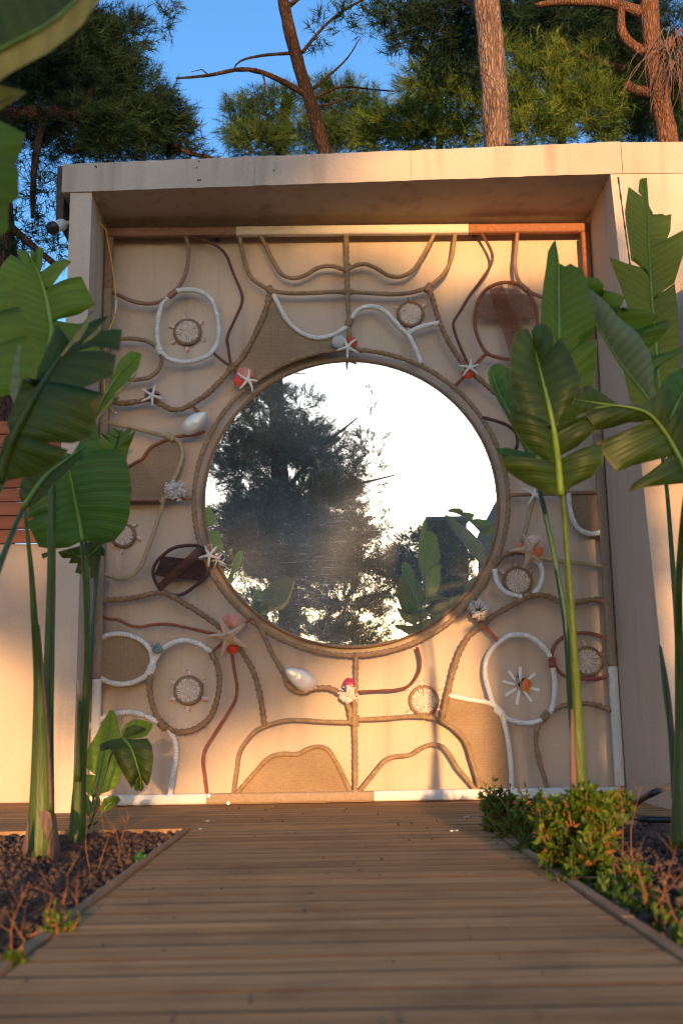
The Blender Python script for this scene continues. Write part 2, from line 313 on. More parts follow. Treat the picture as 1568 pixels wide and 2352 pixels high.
class MB:
    def __init__(s): s.v = []; s.f = []; s.m = []
    def add(s, V, Fc, m=0):
        k = len(s.v); s.v += [tuple(p) for p in V]; s.f += [tuple(i + k for i in f) for f in Fc]; s.m += [m] * len(Fc); return s
    def box(s, a, b, m=0):
        (x0, y0, z0), (x1, y1, z1) = a, b
        V = [(x0, y0, z0), (x1, y0, z0), (x1, y1, z0), (x0, y1, z0), (x0, y0, z1), (x1, y0, z1), (x1, y1, z1), (x0, y1, z1)]
        return s.add(V, [(0, 3, 2, 1), (4, 5, 6, 7), (0, 1, 5, 4), (1, 2, 6, 5), (2, 3, 7, 6), (3, 0, 4, 7)], m)
    def tube(s, pts, rad, sides=8, m=0, cap=True):
        V, Fc = tube(pts, rad, sides, cap); return s.add(V, Fc, m)
    def build(s, name, material, parent=None, smooth=True, mats=None):
        return mesh_obj(name, s.v, s.f, material, parent, smooth, mats, s.m if mats else None)

def curve(pts, ds=.02, closed=False):
    P = [np.array(p, float) for p in pts]; out = []; n = len(P)
    if n == 2 and not closed:
        k = max(2, int(np.linalg.norm(P[1] - P[0]) / ds) + 1); return np.array([P[0] + (P[1] - P[0]) * i / (k - 1) for i in range(k)])
    segs = n if closed else n - 1
    g = lambda i: P[i % n] if closed else (P[i] if 0 <= i < n else (2 * P[0] - P[1] if i < 0 else 2 * P[-1] - P[-2]))
    for i in range(segs):
        p0, p1, p2, p3 = g(i - 1), g(i), g(i + 1), g(i + 2)
        a = .5; t0 = 0; t1 = t0 + max(np.linalg.norm(p1 - p0), 1e-6) ** a; t2 = t1 + max(np.linalg.norm(p2 - p1), 1e-6) ** a; t3 = t2 + max(np.linalg.norm(p3 - p2), 1e-6) ** a
        k = 14
        for j in range(k):
            t = t1 + (t2 - t1) * j / k
            A1 = (t1 - t) / (t1 - t0) * p0 + (t - t0) / (t1 - t0) * p1; A2 = (t2 - t) / (t2 - t1) * p1 + (t - t1) / (t2 - t1) * p2
            A3 = (t3 - t) / (t3 - t2) * p2 + (t - t2) / (t3 - t2) * p3
            B1 = (t2 - t) / (t2 - t0) * A1 + (t - t0) / (t2 - t0) * A2; B2 = (t3 - t) / (t3 - t1) * A2 + (t - t1) / (t3 - t1) * A3
            out.append((t2 - t) / (t2 - t1) * B1 + (t - t1) / (t2 - t1) * B2)
    out.append(P[0] if closed else P[-1]); out = np.array(out)
    L = np.r_[0, np.cumsum(np.linalg.norm(np.diff(out, axis=0), axis=1))]
    k = max(3, int(L[-1] / ds) + 1); s = np.linspace(0, L[-1], k)
    return np.stack([np.interp(s, L, out[:, c]) for c in range(3)], 1)

def tube(pts, rad, sides=8, cap=True, flat=1.0):
    P = np.array(pts, float); n = len(P); rad = np.array(rad if np.ndim(rad) else [rad] * n, float)
    if len(rad) != n: rad = np.interp(np.linspace(0, 1, n), np.linspace(0, 1, len(rad)), rad)
    T = np.gradient(P, axis=0); T /= np.maximum(np.linalg.norm(T, axis=1), 1e-9)[:, None]
    ref = np.array([0, 1., 0]) if abs(T[0][1]) < .8 else np.array([1., 0, 0])
    V = []
    for i in range(n):
        a = np.cross(ref, T[i]); a /= max(np.linalg.norm(a), 1e-9); b = np.cross(T[i], a); ref = b if abs(b.dot(T[i])) < .99 else ref
        for k in range(sides):
            q = 2 * math.pi * k / sides; V.append(P[i] + rad[i] * (a * math.cos(q) + b * math.sin(q) * flat))
    Fc = [(i * sides + k, i * sides + (k + 1) % sides, (i + 1) * sides + (k + 1) % sides, (i + 1) * sides + k) for i in range(n - 1) for k in range(sides)]
    if cap: Fc += [tuple(range(sides))[::-1], tuple(range((n - 1) * sides, n * sides))]
    return V, Fc

def rope_mesh(pts, r, style='coil', closed=False, sides=10):
    """a rod wound with cord: the turns are real ridges. Lies about in the XZ plane."""
    pitch = {'coil': .0165, 'fine': .0095, 'braid': .034, 'twist': .027}[style]
    per = {'coil': 4, 'fine': 3, 'braid': 7, 'twist': 6}[style]
    P = curve(pts, pitch / per, closed); n = len(P)
    P = P + RNG.normal(0, 1, (n, 1)) * np.array([[0, .0, 0]])
    T = np.gradient(P, axis=0)
    if closed: T[0] = T[-1] = P[1] - P[-2]
    T /= np.linalg.norm(T, axis=1)[:, None]
    B = np.array([0, -1., 0]); A = np.cross(B, T); A /= np.linalg.norm(A, axis=1)[:, None]; Bn = np.cross(T, A)
    q = np.linspace(0, 2 * math.pi, sides, endpoint=False)
    s = np.arange(n)[:, None] / per; ph = q[None, :] / (2 * math.pi)
    jit = np.interp(np.arange(n), np.arange(0, n + 8, 8), RNG.normal(0, .035, len(np.arange(0, n + 8, 8))))[:, None]
    if style in ('coil', 'fine'):
        k = np.abs(np.sin(math.pi * (s - ph))); rr = r * (.72 + .33 * k + jit)
    elif style == 'twist':
        k = np.abs(np.sin(math.pi * (s - 3 * ph))); rr = r * (.80 + .24 * k + jit * .5)
    else:
        k = np.maximum(np.abs(np.sin(math.pi * (s - ph))) * (np.cos(2 * math.pi * (s * .5)) > 0), np.abs(np.sin(math.pi * (s + ph))) * (np.cos(2 * math.pi * (s * .5)) <= 0))
        rr = r * (.70 + .38 * k + 2 * jit)
    V = P[:, None, :] + rr[:, :, None] * (np.cos(q)[None, :, None] * A[:, None, :] + np.sin(q)[None, :, None] * Bn[:, None, :])
    I = np.arange(n - 1)[:, None] * sides; K = np.arange(sides)[None, :]; K2 = (K + 1) % sides
    Fc = np.stack([I + K, I + K2, I + sides + K2, I + sides + K], -1).reshape(-1, 4)
    V = V.reshape(-1, 3)
    return V, Fc.tolist() + ([] if closed else [tuple(range(sides))[::-1], tuple(range((n - 1) * sides, n * sides))])

# ------------------------------------------------------------------ the ground and the deck
def sheet(name, x0, x1, y0, y1, z, nx, ny, amp, material, kind='structure'):
    xs = np.linspace(x0, x1, nx); ys = np.linspace(y0, y1, ny); V = [(x, y, z + RNG.normal(0, amp)) for y in ys for x in xs]
    Fc = [(j * nx + i, j * nx + i + 1, (j + 1) * nx + i + 1, (j + 1) * nx + i) for j in range(ny - 1) for i in range(nx - 1)]
    return tag(mesh_obj(name, V, Fc, material), kind=kind)
sheet('ground', -400, 400, -400, 400, -.12, 3, 3, 0, 'ground')
sheet('garden_bed', -3.6, -.75, -6.8, -1.415, -.025, 60, 110, .008, 'soil')
sheet('garden_bed', .51, 3.6, -6.8, -1.415, -.025, 60, 110, .008, 'soil')

def board_mesh(name, lx, ly, lz, c=.0004):
    me = bpy.data.meshes.new(name); bm = bmesh.new(); bmesh.ops.create_cube(bm, size=1)
    for v in bm.verts: v.co = (v.co.x * lx, v.co.y * ly, (v.co.z - .5) * lz)
    bmesh.ops.bevel(bm, geom=[e for e in bm.edges if all(v.co.z > -.001 for v in e.verts) or abs(e.verts[0].co.z - e.verts[1].co.z) > lz * .5], offset=c, segments=1, affect='EDGES')
    bm.to_mesh(me); bm.free(); me.materials.append(MATS['deck_wood']); return me
dm = MB(); dm.box((-4, -1.40, -.10), (3.6, .38, -.05)).box((-.72, -8, -.10), (.49, -1.4, -.05))
deck = dm.build('deck', 'dark_wood', None, False); tag(deck, kind='structure')
PITCH = .125
def put(name, me, loc, parent, rz=0.0):
    o = bpy.data.objects.new(name, me); COL.objects.link(o); o.parent = parent; o.location = loc; o.rotation_euler = (0, 0, rz); return o
long_b = [board_mesh('board', 3.795, .1215, .026), board_mesh('board', 2.6, .1215, .026)]
short_b = board_mesh('board', 1.184, .1215, .026); left_b = board_mesh('board', 2.42, .1215, .026)
for i in range(11):
    y = -.012 - PITCH * (i + .5); cut = random.uniform(-.5, .5)
    a = put('board', board_mesh('board', 3.95 + cut, .1215, .026), (-3.95 + (3.95 + cut) / 2, y, random.uniform(-.0005, .0003)), deck)
    put('board', board_mesh('board', 3.5 - cut - .004, .1215, .026), (cut + .004 + (3.5 - cut) / 2, y, random.uniform(-.0005, .0003)), deck)
for i in range(3):
    put('board', left_b, (-2.77, .06 + PITCH * i, 0), deck)
for i in range(52):
    put('board', short_b, (-.117 + random.uniform(-.004, .004), -1.401 - PITCH * (i + .5), random.uniform(-.0006, .0004)), deck, random.uniform(-.0015, .0015))
for x in (-.731, .497):
    for k in range(3):
        o = MB().box((x - .013, -1.39 - 2.2 * (k + 1) + .004, -.06), (x + .013, -1.39 - 2.2 * k, .006 - .001 * k)).build('edge_trim', 'trim_wood', deck, False)
tag(MB().box((-3.9, -1.414, -.06), (-.75, -1.392, .004)).build('edge_trim', 'trim_wood', deck, False)); MB().box((.515, -1.414, -.06), (3.5, -1.392, .004)).build('edge_trim', 'trim_wood', deck, False)

# ------------------------------------------------------------------ the plastered niche building
BLD = empty('niche_building', (0, 0, 0), 'beige plastered building with a square niche and flat roof slab', 'building')
def grid_quad(a, b, c, d, n, m_, amp, ax):
    a, b, c, d = [np.array(p, float) for p in (a, b, c, d)]; V = []
    for j in range(m_ + 1):
        for i in range(n + 1):
            u, v = i / n, j / m_; p = (a * (1 - u) + b * u) * (1 - v) + (d * (1 - u) + c * u) * v; p[ax] += RNG.normal(0, amp); V.append(p)
    return V, [(j * (n + 1) + i, j * (n + 1) + i + 1, (j + 1) * (n + 1) + i + 1, (j + 1) * (n + 1) + i) for j in range(m_) for i in range(n)]
MB().box((-1.43, 0, -.1), (1.44, .3, 3.36)).build('back_wall', 'plaster', BLD, False)
MB().box((-1.552, -.44, -.06), (-1.432, .42, 3.359)).build('pillar', 'plaster', BLD, False)
YR = -.59
rw = MB()          # right flank: battered wall, its foot further out than its top
rw.add([(1.442, .3, -.1), (1.442, -.97, -.1), (1.442, YR, 3.359), (1.442, .3, 3.359), (4.5, .3, -.1), (4.5, -.97, -.1), (4.5, YR, 3.359), (4.5, .3, 3.359)],
       [(0, 1, 2, 3), (1, 5, 6, 2), (4, 7, 6, 5), (2, 6, 7, 3)]).build('flank_wall', 'plaster', BLD, False)
def slab():
    # roof slab with a slightly uneven lower arris; front runs from (-1.582,-.5) to (1.50,YR)
    n = 60; V = []; Fc = []
    for i in range(n + 1):
        u = i / n; x = -1.60 + 3.108 * u; y = -.443 + (YR + .437) * u; e = RNG.normal(0, .0012); g = RNG.normal(0, .0012)
        zt = 3.532 + .018 * u + g; zb = 3.361 + e
        V += [(x, y, zb), (x, y + RNG.normal(0, .0008), zt), (x, 1.4, zt + .01), (x, 1.4, 3.361)]
    for i in range(n):
        a, b = 4 * i, 4 * i + 4
        Fc += [(a, b, b + 1, a + 1), (a + 1, b + 1, b + 2, a + 2), (a + 3, b + 3, b, a), (a + 2, b + 2, b + 3, a + 3)]
    Fc += [(0, 1, 2, 3), tuple(4 * n + k for k in (3, 2, 1, 0))]
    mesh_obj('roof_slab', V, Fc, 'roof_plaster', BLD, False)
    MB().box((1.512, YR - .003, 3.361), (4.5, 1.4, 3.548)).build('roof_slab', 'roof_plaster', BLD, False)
slab()
# left flank of the building, further back, with the red wooden cladding above it
zc = at('D', 20, 1250, .40)[2]
MB().box((-6, .40, -.1), (-1.547, .6, zc)).build('flank_wall', 'plaster', BLD, False)
CL = empty('wood_cladding', (-2.5, .40, zc), 'red-brown wooden plank cladding behind the big leaves on the left', 'cladding')
ph = .085
for i in range(9):
    MB().box((-3.6, .372 + random.uniform(-.002, .002), zc + .004 + i * ph), (-1.60, .40, zc + (i + 1) * ph - .003)).build('plank', 'red_wood', CL, False)
    sc_ = MB()
    for xx in (-1.84, -2.5): sc_.tube([(xx, .373, zc + .045 + i * ph), (xx, .367, zc + .045 + i * ph)], .005, 8)
    sc_.build('screw', 'black_plastic', CL)
MB().box((-1.645, -.38, 3.23), (-1.603, 1.5, 3.555)).build('verge_board', 'dark_wood', BLD, False)
# hairline joint in the fascia and the crack beside the pillar: thin real grooves' lips
def crack(pts, wd):
    m_ = MB(); P = curve(pts, .03); V = []
    for i, p in enumerate(P):
        k = wd * (1 + RNG.normal(0, .35)); V += [p + np.array([-k, 0, 0]), p + np.array([k, 0, 0])]
    m_.add(V, [(2 * i, 2 * i + 1, 2 * i + 3, 2 * i + 2) for i in range(len(P) - 1)]); return m_
def yfront(z): return -.97 + (.38) * (z + .1) / 3.459 - .004
zs = [3.34, 3.0, 2.7, 2.45]
crack([(1.482 + .008 * k, yfront(z), z) for k, z in enumerate(zs)], .0035).build('crack', 'black_plastic', BLD)
for xx in (-.52, .35):
    yy = -.443 + (YR + .437) * (xx + 1.60) / 3.108 - .004
    crack([(xx, yy, 3.364), (xx + .004, yy, 3.45), (xx, yy, 3.53)], .0016).build('crack', 'slice_core', BLD)
for (x, y) in ((437, 762), (443, 765), (917, 750), (906, 778), (922, 835), (912, 836), (1260, 800)):       # drilled holes in the fascia
    p = at('I', x, y, -.46); u = (p[0] + 1.6) / 3.108; yy = -.443 + (YR + .437) * u; MB().tube([(p[0], yy - .003, p[2]), (p[0], yy + .01, p[2])], .005, 8).build('drill_hole', 'black_plastic', BLD, False)
# grey stair cheek on the far right
SW = MB(); x0, x1 = 1.70, 3.2
SW.add([(x0, -1.25, 2.62), (x1, -1.25, 3.6), (x1, -1.25, 2.0), (x0, -1.25, 1.55), (x0, -1.0, 2.62), (x1, -1.0, 3.6), (x1, -1.0, 2.0), (x0, -1.0, 1.55)],
       [(0, 3, 2, 1), (4, 5, 6, 7), (0, 1, 5, 4), (3, 7, 6, 2), (0, 4, 7, 3), (1, 2, 6, 5)])
tag(SW.build('stair_cheek', 'grey_wall', None, False), 'dark grey sloping stair side at the right edge', 'wall')

# ------------------------------------------------------------------ round mirror
MC = np.array([-.002, 0, 1.664]); MR = .828
MIR = empty('round_mirror', (MC[0], 0, MC[2]), 'large round dusty mirror on the plastered wall', 'mirror')
n = 128; V = [(MC[0], -.028, MC[2])] + [(MC[0] + MR * math.cos(2 * math.pi * k / n), -.028, MC[2] + .997 * MR * math.sin(2 * math.pi * k / n)) for k in range(n)]
mesh_obj('mirror_pane', V, [(0, 1 + k, 1 + (k + 1) % n) for k in range(n)], 'mirror_glass', MIR, False)
V = [(MC[0] + (MR + .003) * math.cos(2 * math.pi * k / n), y, MC[2] + .997 * (MR + .003) * math.sin(2 * math.pi * k / n)) for y in (-.001, -.026) for k in range(n)]
mesh_obj('mirror_backing', V, [(k, (k + 1) % n, n + (k + 1) % n, n + k) for k in range(n)] + [tuple(range(n, 2 * n))], 'stick_white', MIR, False)
circ = lambda r, y, m_=36: [(MC[0] + r * math.cos(2 * math.pi * k / m_), y, MC[2] + .995 * r * math.sin(2 * math.pi * k / m_)) for k in range(m_)]
V, Fc = rope_mesh(circ(MR + .009, -.034), .0092, 'twist', True); mesh_obj('rim_rope', V, Fc, 'rim_rope', MIR)

# ------------------------------------------------------------------ wrapped metal panel on the wall
YP = -.085
PAN = empty('rope_wound_panel', (0, YP, .03), 'rope-wound metal wall panel of curling rods framing the round mirror', 'wall panel')
def bar(a, b, material, hw=.027, hd=.022):
    """square frame bar wound with fine cord"""
    a = np.array(a, float); b = np.array(b, float); L = np.linalg.norm(b - a); T = (b - a) / L; n = max(4, int(L / .0045)); A = np.cross((0, -1., 0), T)
    sec = [(-1, -.7), (-.7, -1), (.7, -1), (1, -.7), (1, .7), (.7, 1), (-.7, 1), (-1, .7)]; V = []
    for i in range(n + 1):
        k = 1 + (.035 if i % 2 else -.03) + RNG.normal(0, .012)
        for (u, v) in sec: V.append(a + T * L * i / n + A * u * hw * k + np.array([0, 1, 0]) * v * hd * k)
    s = 8; Fc = [(i * s + k, i * s + (k + 1) % s, (i + 1) * s + (k + 1) % s, (i + 1) * s + k) for i in range(n) for k in range(s)] + [tuple(range(s))[::-1], tuple(range(n * s, n * s + s))]
    return mesh_obj('frame_bar', V, Fc, material, PAN)
xl, xr, zb, zt = -1.402, 1.412, .034, 3.285
X = lambda fr, x, y: at(fr, x, y, YP)[0]; Zp = lambda fr, x, y: at(fr, x, y, YP)[2]
x1, x2 = X('3', 888, 100), X('4', 778, 73)
bar((xl - .02, YP, zt), (x1, YP, zt), 'rust_wrap'); bar((x1 + .001, YP, zt), (x2, YP, zt), 'cream_wrap', .028); bar((x2 + .001, YP, zt), (xr + .02, YP, zt), 'rust_wrap_light')
zz = [zt - .03, Zp('3', 90, 460), Zp('G', 530, 1200), zb + .03]
for i, mm in enumerate(('rust_wrap', 'tan_wrap', 'white_cotton')): bar((xl, YP, zz[i] - .001), (xl, YP, zz[i + 1]), mm, .024)
zz = [zt - .03, Zp('D', 1370, 790), Zp('D', 1385, 1000), Zp('D', 1422, 1530), zb + .03]
for i, mm in enumerate(('rust_wrap_light', 'straw', 'tan_wrap', 'white_cotton')): bar((xr, YP, zz[i] - .001), (xr, YP, zz[i + 1]), mm, .024)
x1, x2 = X('D', 475, 1840), X('D', 858, 1840)
bar((xl - .02, YP, zb), (x1, YP, zb), 'white_cotton'); bar((x1 + .001, YP, zb), (x2, YP, zb), 'tan_wrap', .026); bar((x2 + .001, YP, zb), (xr + .02, YP, zb), 'white_cotton')

STY = {'J': ('jute', .0135, 'coil', 'jute_rod'), 'T': ('jute_braid', .0168, 'braid', 'braided_rod'), 'W': ('white_cotton', .0155, 'coil', 'white_rod'), 'S': ('straw', .0135, 'coil', 'straw_rod'),
       'B': ('rust_wrap', .0125, 'fine', 'brown_rod'), 'C': ('copper_cord', .0098, 'fine', 'copper_rod'), 'D': ('dark_copper', .0092, 'fine', 'dark_copper_rod'),
       'M': ('maroon_cord', .011, 'fine', 'maroon_rod'), 'U': ('jute', .0148, 'braid', 'braided_rod'), 'V': ('copper_cord', .0115, 'fine', 'copper_rod')}
def rod(style, fr, pts, closed=False, dy=0., parent=None):
    mm, r, st, nm = STY[style]; V, Fc = rope_mesh([at(fr, x, y, YP + dy) for x, y in pts], r, st, closed)
    return mesh_obj(nm, V, Fc, mm, parent or PAN)
V, Fc = rope_mesh(circ(.886, YP + .008), .0148, 'braid', True); mesh_obj('ring_rod', V, Fc, 'jute', PAN)
RODS = [
 ('B', '3', [(580, 118), (600, 190), (603, 280), (580, 380), (530, 462), (490, 500), (440, 530), (370, 545), (270, 530), (180, 490), (100, 458)]),
 ('W', '3', [(530, 470), (600, 462), (680, 475), (740, 520), (768, 590), (785, 700), (775, 780), (740, 840), (660, 880), (570, 895), (490, 875), (440, 830), (420, 760), (418, 680), (430, 600), (450, 545), (480, 510)]),
 ('D', '3', [(590, 122), (680, 160), (780, 205), (825, 250), (870, 360), (925, 500), (920, 550), (880, 640), (835, 750), (840, 800), (855, 900), (860, 925)]),
 ('J', '3', [(75, 790), (140, 765), (205, 755), (290, 755), (360, 770), (425, 808)]), ('J', '3', [(440, 840), (445, 890), (420, 945), (370, 985), (300, 998), (240, 995), (150, 980), (75, 950)]),
 ('D', '3', [(750, 838), (800, 880), (860, 925), (895, 960)]),
 ('J', '3', [(900, 105), (920, 200), (945, 310), (980, 390), (1040, 435), (1090, 465)]),
 ('J', '3', [(1020, 110), (1065, 200), (1120, 310), (1170, 375), (1235, 392), (1300, 375), (1380, 330), (1460, 320), (1550, 348)]),
 ('J', '3', [(1090, 468), (1200, 482), (1320, 482), (1440, 475), (1556, 475)]),
 ('U', '4', [(115, 85), (118, 300), (122, 430), (130, 600), (132, 700), (131, 745)]),
 ('T', '3', [(1092, 468), (1065, 580), (1020, 690), (970, 790), (920, 870), (860, 935), (800, 1000), (720, 1080), (640, 1135), (560, 1175), (500, 1175), (430, 1140), (380, 1115), (300, 1130), (200, 1138), (130, 1120), (70, 1100)]),
 ('W', '3', [(1105, 485), (1145, 560), (1190, 640), (1260, 710), (1340, 745), (1410, 748), (1480, 725), (1556, 680)]),
 ('J', '4', [(712, 78), (700, 180), (685, 260), (650, 330), (600, 380), (565, 410)]),
 ('J', '4', [(605, 88), (575, 160), (530, 240), (485, 310), (420, 348), (350, 345), (280, 305), (220, 282), (165, 290), (122, 315)]),
 ('J', '4', [(122, 432), (250, 440), (390, 445), (480, 435), (565, 408)]),
 ('T', '4', [(565, 410), (590, 490), (620, 590), (655, 670), (700, 750), (760, 830), (830, 900), (905, 965), (990, 1030), (1080, 1110), (1140, 1220)]),
 ('W', '4', [(132, 612), (150, 570), (175, 538), (210, 518), (270, 515), (320, 535), (370, 585), (420, 640), (450, 665), (480, 720), (525, 825)]), ('W', '4', [(452, 660), (520, 625), (620, 602)]),
 ('D', '4', [(830, 82), (880, 160), (910, 230), (905, 280), (850, 370), (790, 450), (735, 540), (700, 600), (705, 650), (735, 730), (770, 810), (785, 850)]),
 ('B', '4', [(1050, 72), (1040, 200), (1035, 300), (1060, 385), (1110, 430), (1180, 460), (1300, 480), (1450, 470)]),
 ('V', '4', [(882, 765), (820, 830), (790, 865), (708, 945)]),
 ('S', '5', [(-10, 165), (150, 205), (300, 240), (450, 270), (600, 310), (720, 340), (800, 360), (860, 385), (900, 430), (918, 500), (910, 580), (870, 690), (820, 800), (770, 900), (740, 970), (700, 1100), (640, 1290), (580, 1440), (530, 1580), (480, 1650), (400, 1710), (320, 1725), (220, 1700), (110, 1655), (30, 1610)]),
 ('C', '5', [(60, 780), (200, 740), (320, 690), (400, 645), (460, 605), (530, 570), (570, 510), (610, 460), (680, 420), (785, 372)]), ('C', '5', [(815, 362), (940, 345), (1040, 335), (1135, 305)]), ('C', '5', [(1015, 55), (1062, 110), (1100, 160)]),
 ('B', '5', [(30, 962), (440, 962), (740, 958), (900, 950), (1020, 950)]),
 ('T', '7', [(110, 105), (150, 82), (220, 70), (300, 65), (380, 50), (440, 35), (490, 30), (550, 48), (640, 100), (720, 150), (790, 200), (850, 245), (885, 275)]),
 ('C', '7', [(108, 128), (180, 175), (250, 185), (310, 215), (370, 225), (450, 212), (530, 210), (620, 225), (720, 248), (810, 267), (870, 280)]), ('C', '7', [(775, 372), (850, 310), (900, 265), (1008, 175)]),
 ('U', '7', [(1012, 168), (1040, 200), (1080, 280), (1120, 370), (1160, 440), (1190, 490), (1215, 555), (1260, 590), (1310, 598), (1350, 580), (1400, 573), (1450, 575), (1500, 600), (1540, 640), (1565, 700), (1572, 770)]),
 ('W', '7', [(100, 370), (110, 330), (160, 285), (240, 265), (330, 280), (400, 320), (435, 370), (440, 440), (420, 490), (360, 530), (290, 550), (210, 545), (140, 510), (104, 460), (97, 410)], True),
 ('W', '7', [(435, 495), (455, 420), (490, 360), (540, 325), (620, 303), (700, 320), (778, 368)]),
 ('T', '7', [(775, 368), (810, 440), (825, 530), (810, 640), (770, 740), (700, 800), (620, 825), (540, 810), (480, 755), (440, 660), (425, 560), (432, 490)]),
 ('W', '7', [(72, 800), (120, 770), (180, 735), (240, 718), (310, 712), (380, 725), (440, 750), (485, 778)]), ('W', '7', [(535, 812), (570, 870), (578, 950), (565, 1040), (550, 1130), (538, 1210)]),
 ('C', '7', [(895, 375), (910, 480), (925, 570), (915, 640), (870, 720), (800, 830), (740, 930), (730, 990), (740, 1080), (755, 1205)]),
 ('T', '7', [(925, 325), (980, 410), (1020, 490), (1045, 570), (1065, 670), (1082, 790)]),
 ('J', '7', [(900, 1205), (920, 1060), (940, 940), (975, 880), (1030, 820), (1090, 790), (1200, 760), (1300, 758), (1400, 765), (1572, 770)]),
 ('J', '7', [(905, 1195), (960, 1130), (1030, 1050), (1110, 970), (1180, 950), (1270, 950), (1330, 920), (1390, 908), (1440, 925), (1490, 1000), (1530, 1080), (1580, 1190)]),
 ('U', '8', [(97, 340), (95, 500), (88, 690), (92, 850), (92, 1100)]),
 ('D', '8', [(415, 312), (432, 390), (420, 450), (370, 515), (310, 535), (200, 542), (95, 548)]),
 ('J', '8', [(90, 692), (250, 685), (380, 675), (480, 680), (545, 700), (620, 750), (670, 810), (700, 900), (730, 1000), (750, 1095)]),
 ('J', '8', [(95, 1090), (180, 985), (250, 905), (300, 885), (380, 875), (440, 840), (490, 822), (540, 830), (580, 870), (630, 950), (690, 1020), (745, 1090)]),
 ('T', '8', [(540, 700), (570, 580), (600, 450), (640, 330), (690, 250), (750, 200), (800, 155), (880, 110), (960, 65), (1040, 40), (1100, 48), (1160, 75), (1200, 82), (1280, 72), (1360, 65), (1410, 85), (1450, 118)]),
 ('V', '8', [(690, 130), (750, 190), (800, 240), (842, 290)]),
 ('W', '8', [(1118, 400), (1112, 365), (1070, 310), (1010, 262), (950, 248), (890, 255), (840, 290), (810, 320), (780, 370), (770, 450), (790, 540), (815, 610), (860, 665), (920, 700), (1000, 710), (1065, 690), (1115, 640), (1135, 520), (1125, 420)]),
 ('V', '8', [(1462, 345), (1450, 310), (1410, 275), (1340, 245), (1250, 240), (1180, 258), (1130, 310), (1118, 370), (1140, 420), (1190, 465), (1280, 477), (1370, 475), (1440, 440), (1462, 385)]),
 ('W', '8', [(580, 565), (680, 585), (770, 600), (820, 620), (850, 660), (880, 750), (895, 840), (905, 950), (910, 1095)]),
 ('U', '8', [(1105, 1100), (1080, 1000), (1050, 900), (1035, 800), (1045, 730), (1080, 680), (1130, 640), (1190, 615), (1290, 605), (1370, 620), (1440, 650), (1490, 667)]),
 ('M', '6', [(265, 147), (380, 175), (490, 220), (550, 280), (562, 350), (550, 410), (525, 455)]),
 ('B', '6', [(490, 797), (680, 790), (970, 780), (1310, 770)]), ('S', '6', [(705, 800), (660, 950), (620, 1120), (600, 1190)]),
 ('W', '6', [(988, 780), (1000, 900), (1030, 1010), (1090, 1090), (1180, 1120), (1260, 1105), (1335, 1070)]), ('S', '6', [(720, 1315), (900, 1345), (1100, 1370), (1360, 1402)]),
 ('T', '6', [(390, 1350), (450, 1300), (520, 1280), (620, 1275)]),
 ('W', '6', [(680, 1325), (750, 1380), (770, 1470), (745, 1560), (690, 1625)]), ('W', '6', [(610, 1648), (500, 1625), (430, 1580), (385, 1500), (368, 1415)]),
]
for r_ in RODS: rod(*r_[:3], **({'closed': True} if len(r_) > 3 else {}))
def lash(fr, x, y, r=.03, mm='jute', ang=0.):
    """a lump of lashing where rods meet"""
    p = at(fr, x, y, YP); d = np.array([math.cos(ang), 0, math.sin(ang)]) * .028
    V, Fc = rope_mesh([p - d, p + d], r, 'coil'); mesh_obj('lashing', V, Fc, mm, PAN)
for a in [('4', 122, 432, .023, 'jute', 0), ('4', 131, 602, .022, 'jute', 1.2), ('4', 120, 305, .02, 'jute', 1.5), ('4', 562, 410, .021, 'jute', .9), ('3', 1090, 468, .023, 'jute', 2.), ('5', 800, 360, .022, 'straw', 2.6),
          ('5', 742, 960, .021, 'straw', 1.1), ('8', 90, 695, .025, 'jute', 1.55), ('8', 92, 1085, .025, 'tan_wrap', 1.55), ('7', 432, 470, .026, 'white_cotton', 1.2), ('7', 500, 785, .025, 'jute_braid', 2.4), ('3', 862, 930, .021, 'jute_braid', .8),
          ('8', 1120, 392, .023, 'copper_cord', 1.6), ('8', 1085, 672, .023, 'jute', .8), ('8', 842, 650, .025, 'white_cotton', 2.4), ('3', 510, 485, .02, 'rust_wrap', .7), ('3', 432, 825, .023, 'white_cotton', 1.9),
          ('7', 905, 1195, .022, 'jute', 1.), ('6', 395, 1345, .022, 'jute_braid', .9), ('6', 640, 1640, .021, 'jute_braid', .2), ('4', 1085, 412, .019, 'rust_wrap', 2.4)]:
    lash(*a)

def burlap_panel(fr, pts, dy=.004):
    P = [at(fr, x, y, YP + dy) for x, y in pts]; bm = bmesh.new()
    C = curve(P, .03, True)[:-1]; c0 = wpos(PAN)
    f = bm.faces.new([bm.verts.new(Vector(p - c0)) for p in C]); bmesh.ops.triangulate(bm, faces=[f])
    ge = bmesh.ops.extrude_face_region(bm, geom=bm.faces[:]); bmesh.ops.translate(bm, verts=[v for v in ge['geom'] if isinstance(v, bmesh.types.BMVert)], vec=(0, .004, 0))
    bmesh.ops.recalc_face_normals(bm, faces=bm.faces)
    me = bpy.data.meshes.new('burlap_panel'); bm.to_mesh(me); bm.free(); me.materials.append(MATS['burlap'])
    o = bpy.data.objects.new('burlap_panel', me); COL.objects.link(o); o.parent = PAN
burlap_panel('3', [(1092, 475), (1105, 490), (1145, 565), (1190, 645), (1260, 715), (1340, 748), (1410, 752), (1460, 745), (1500, 770), (1500, 822), (1400, 838), (1300, 862), (1200, 897), (1100, 942), (1000, 998), (960, 990), (880, 918), (920, 870), (970, 790), (1020, 690), (1065, 580)])
burlap_panel('5', [(60, 782), (200, 742), (320, 692), (400, 648), (460, 608), (530, 572), (570, 514), (610, 464), (680, 424), (785, 378), (850, 390), (900, 440), (912, 500), (905, 575), (865, 690), (815, 800), (765, 900), (738, 958), (600, 960), (440, 962), (250, 962), (60, 962)])
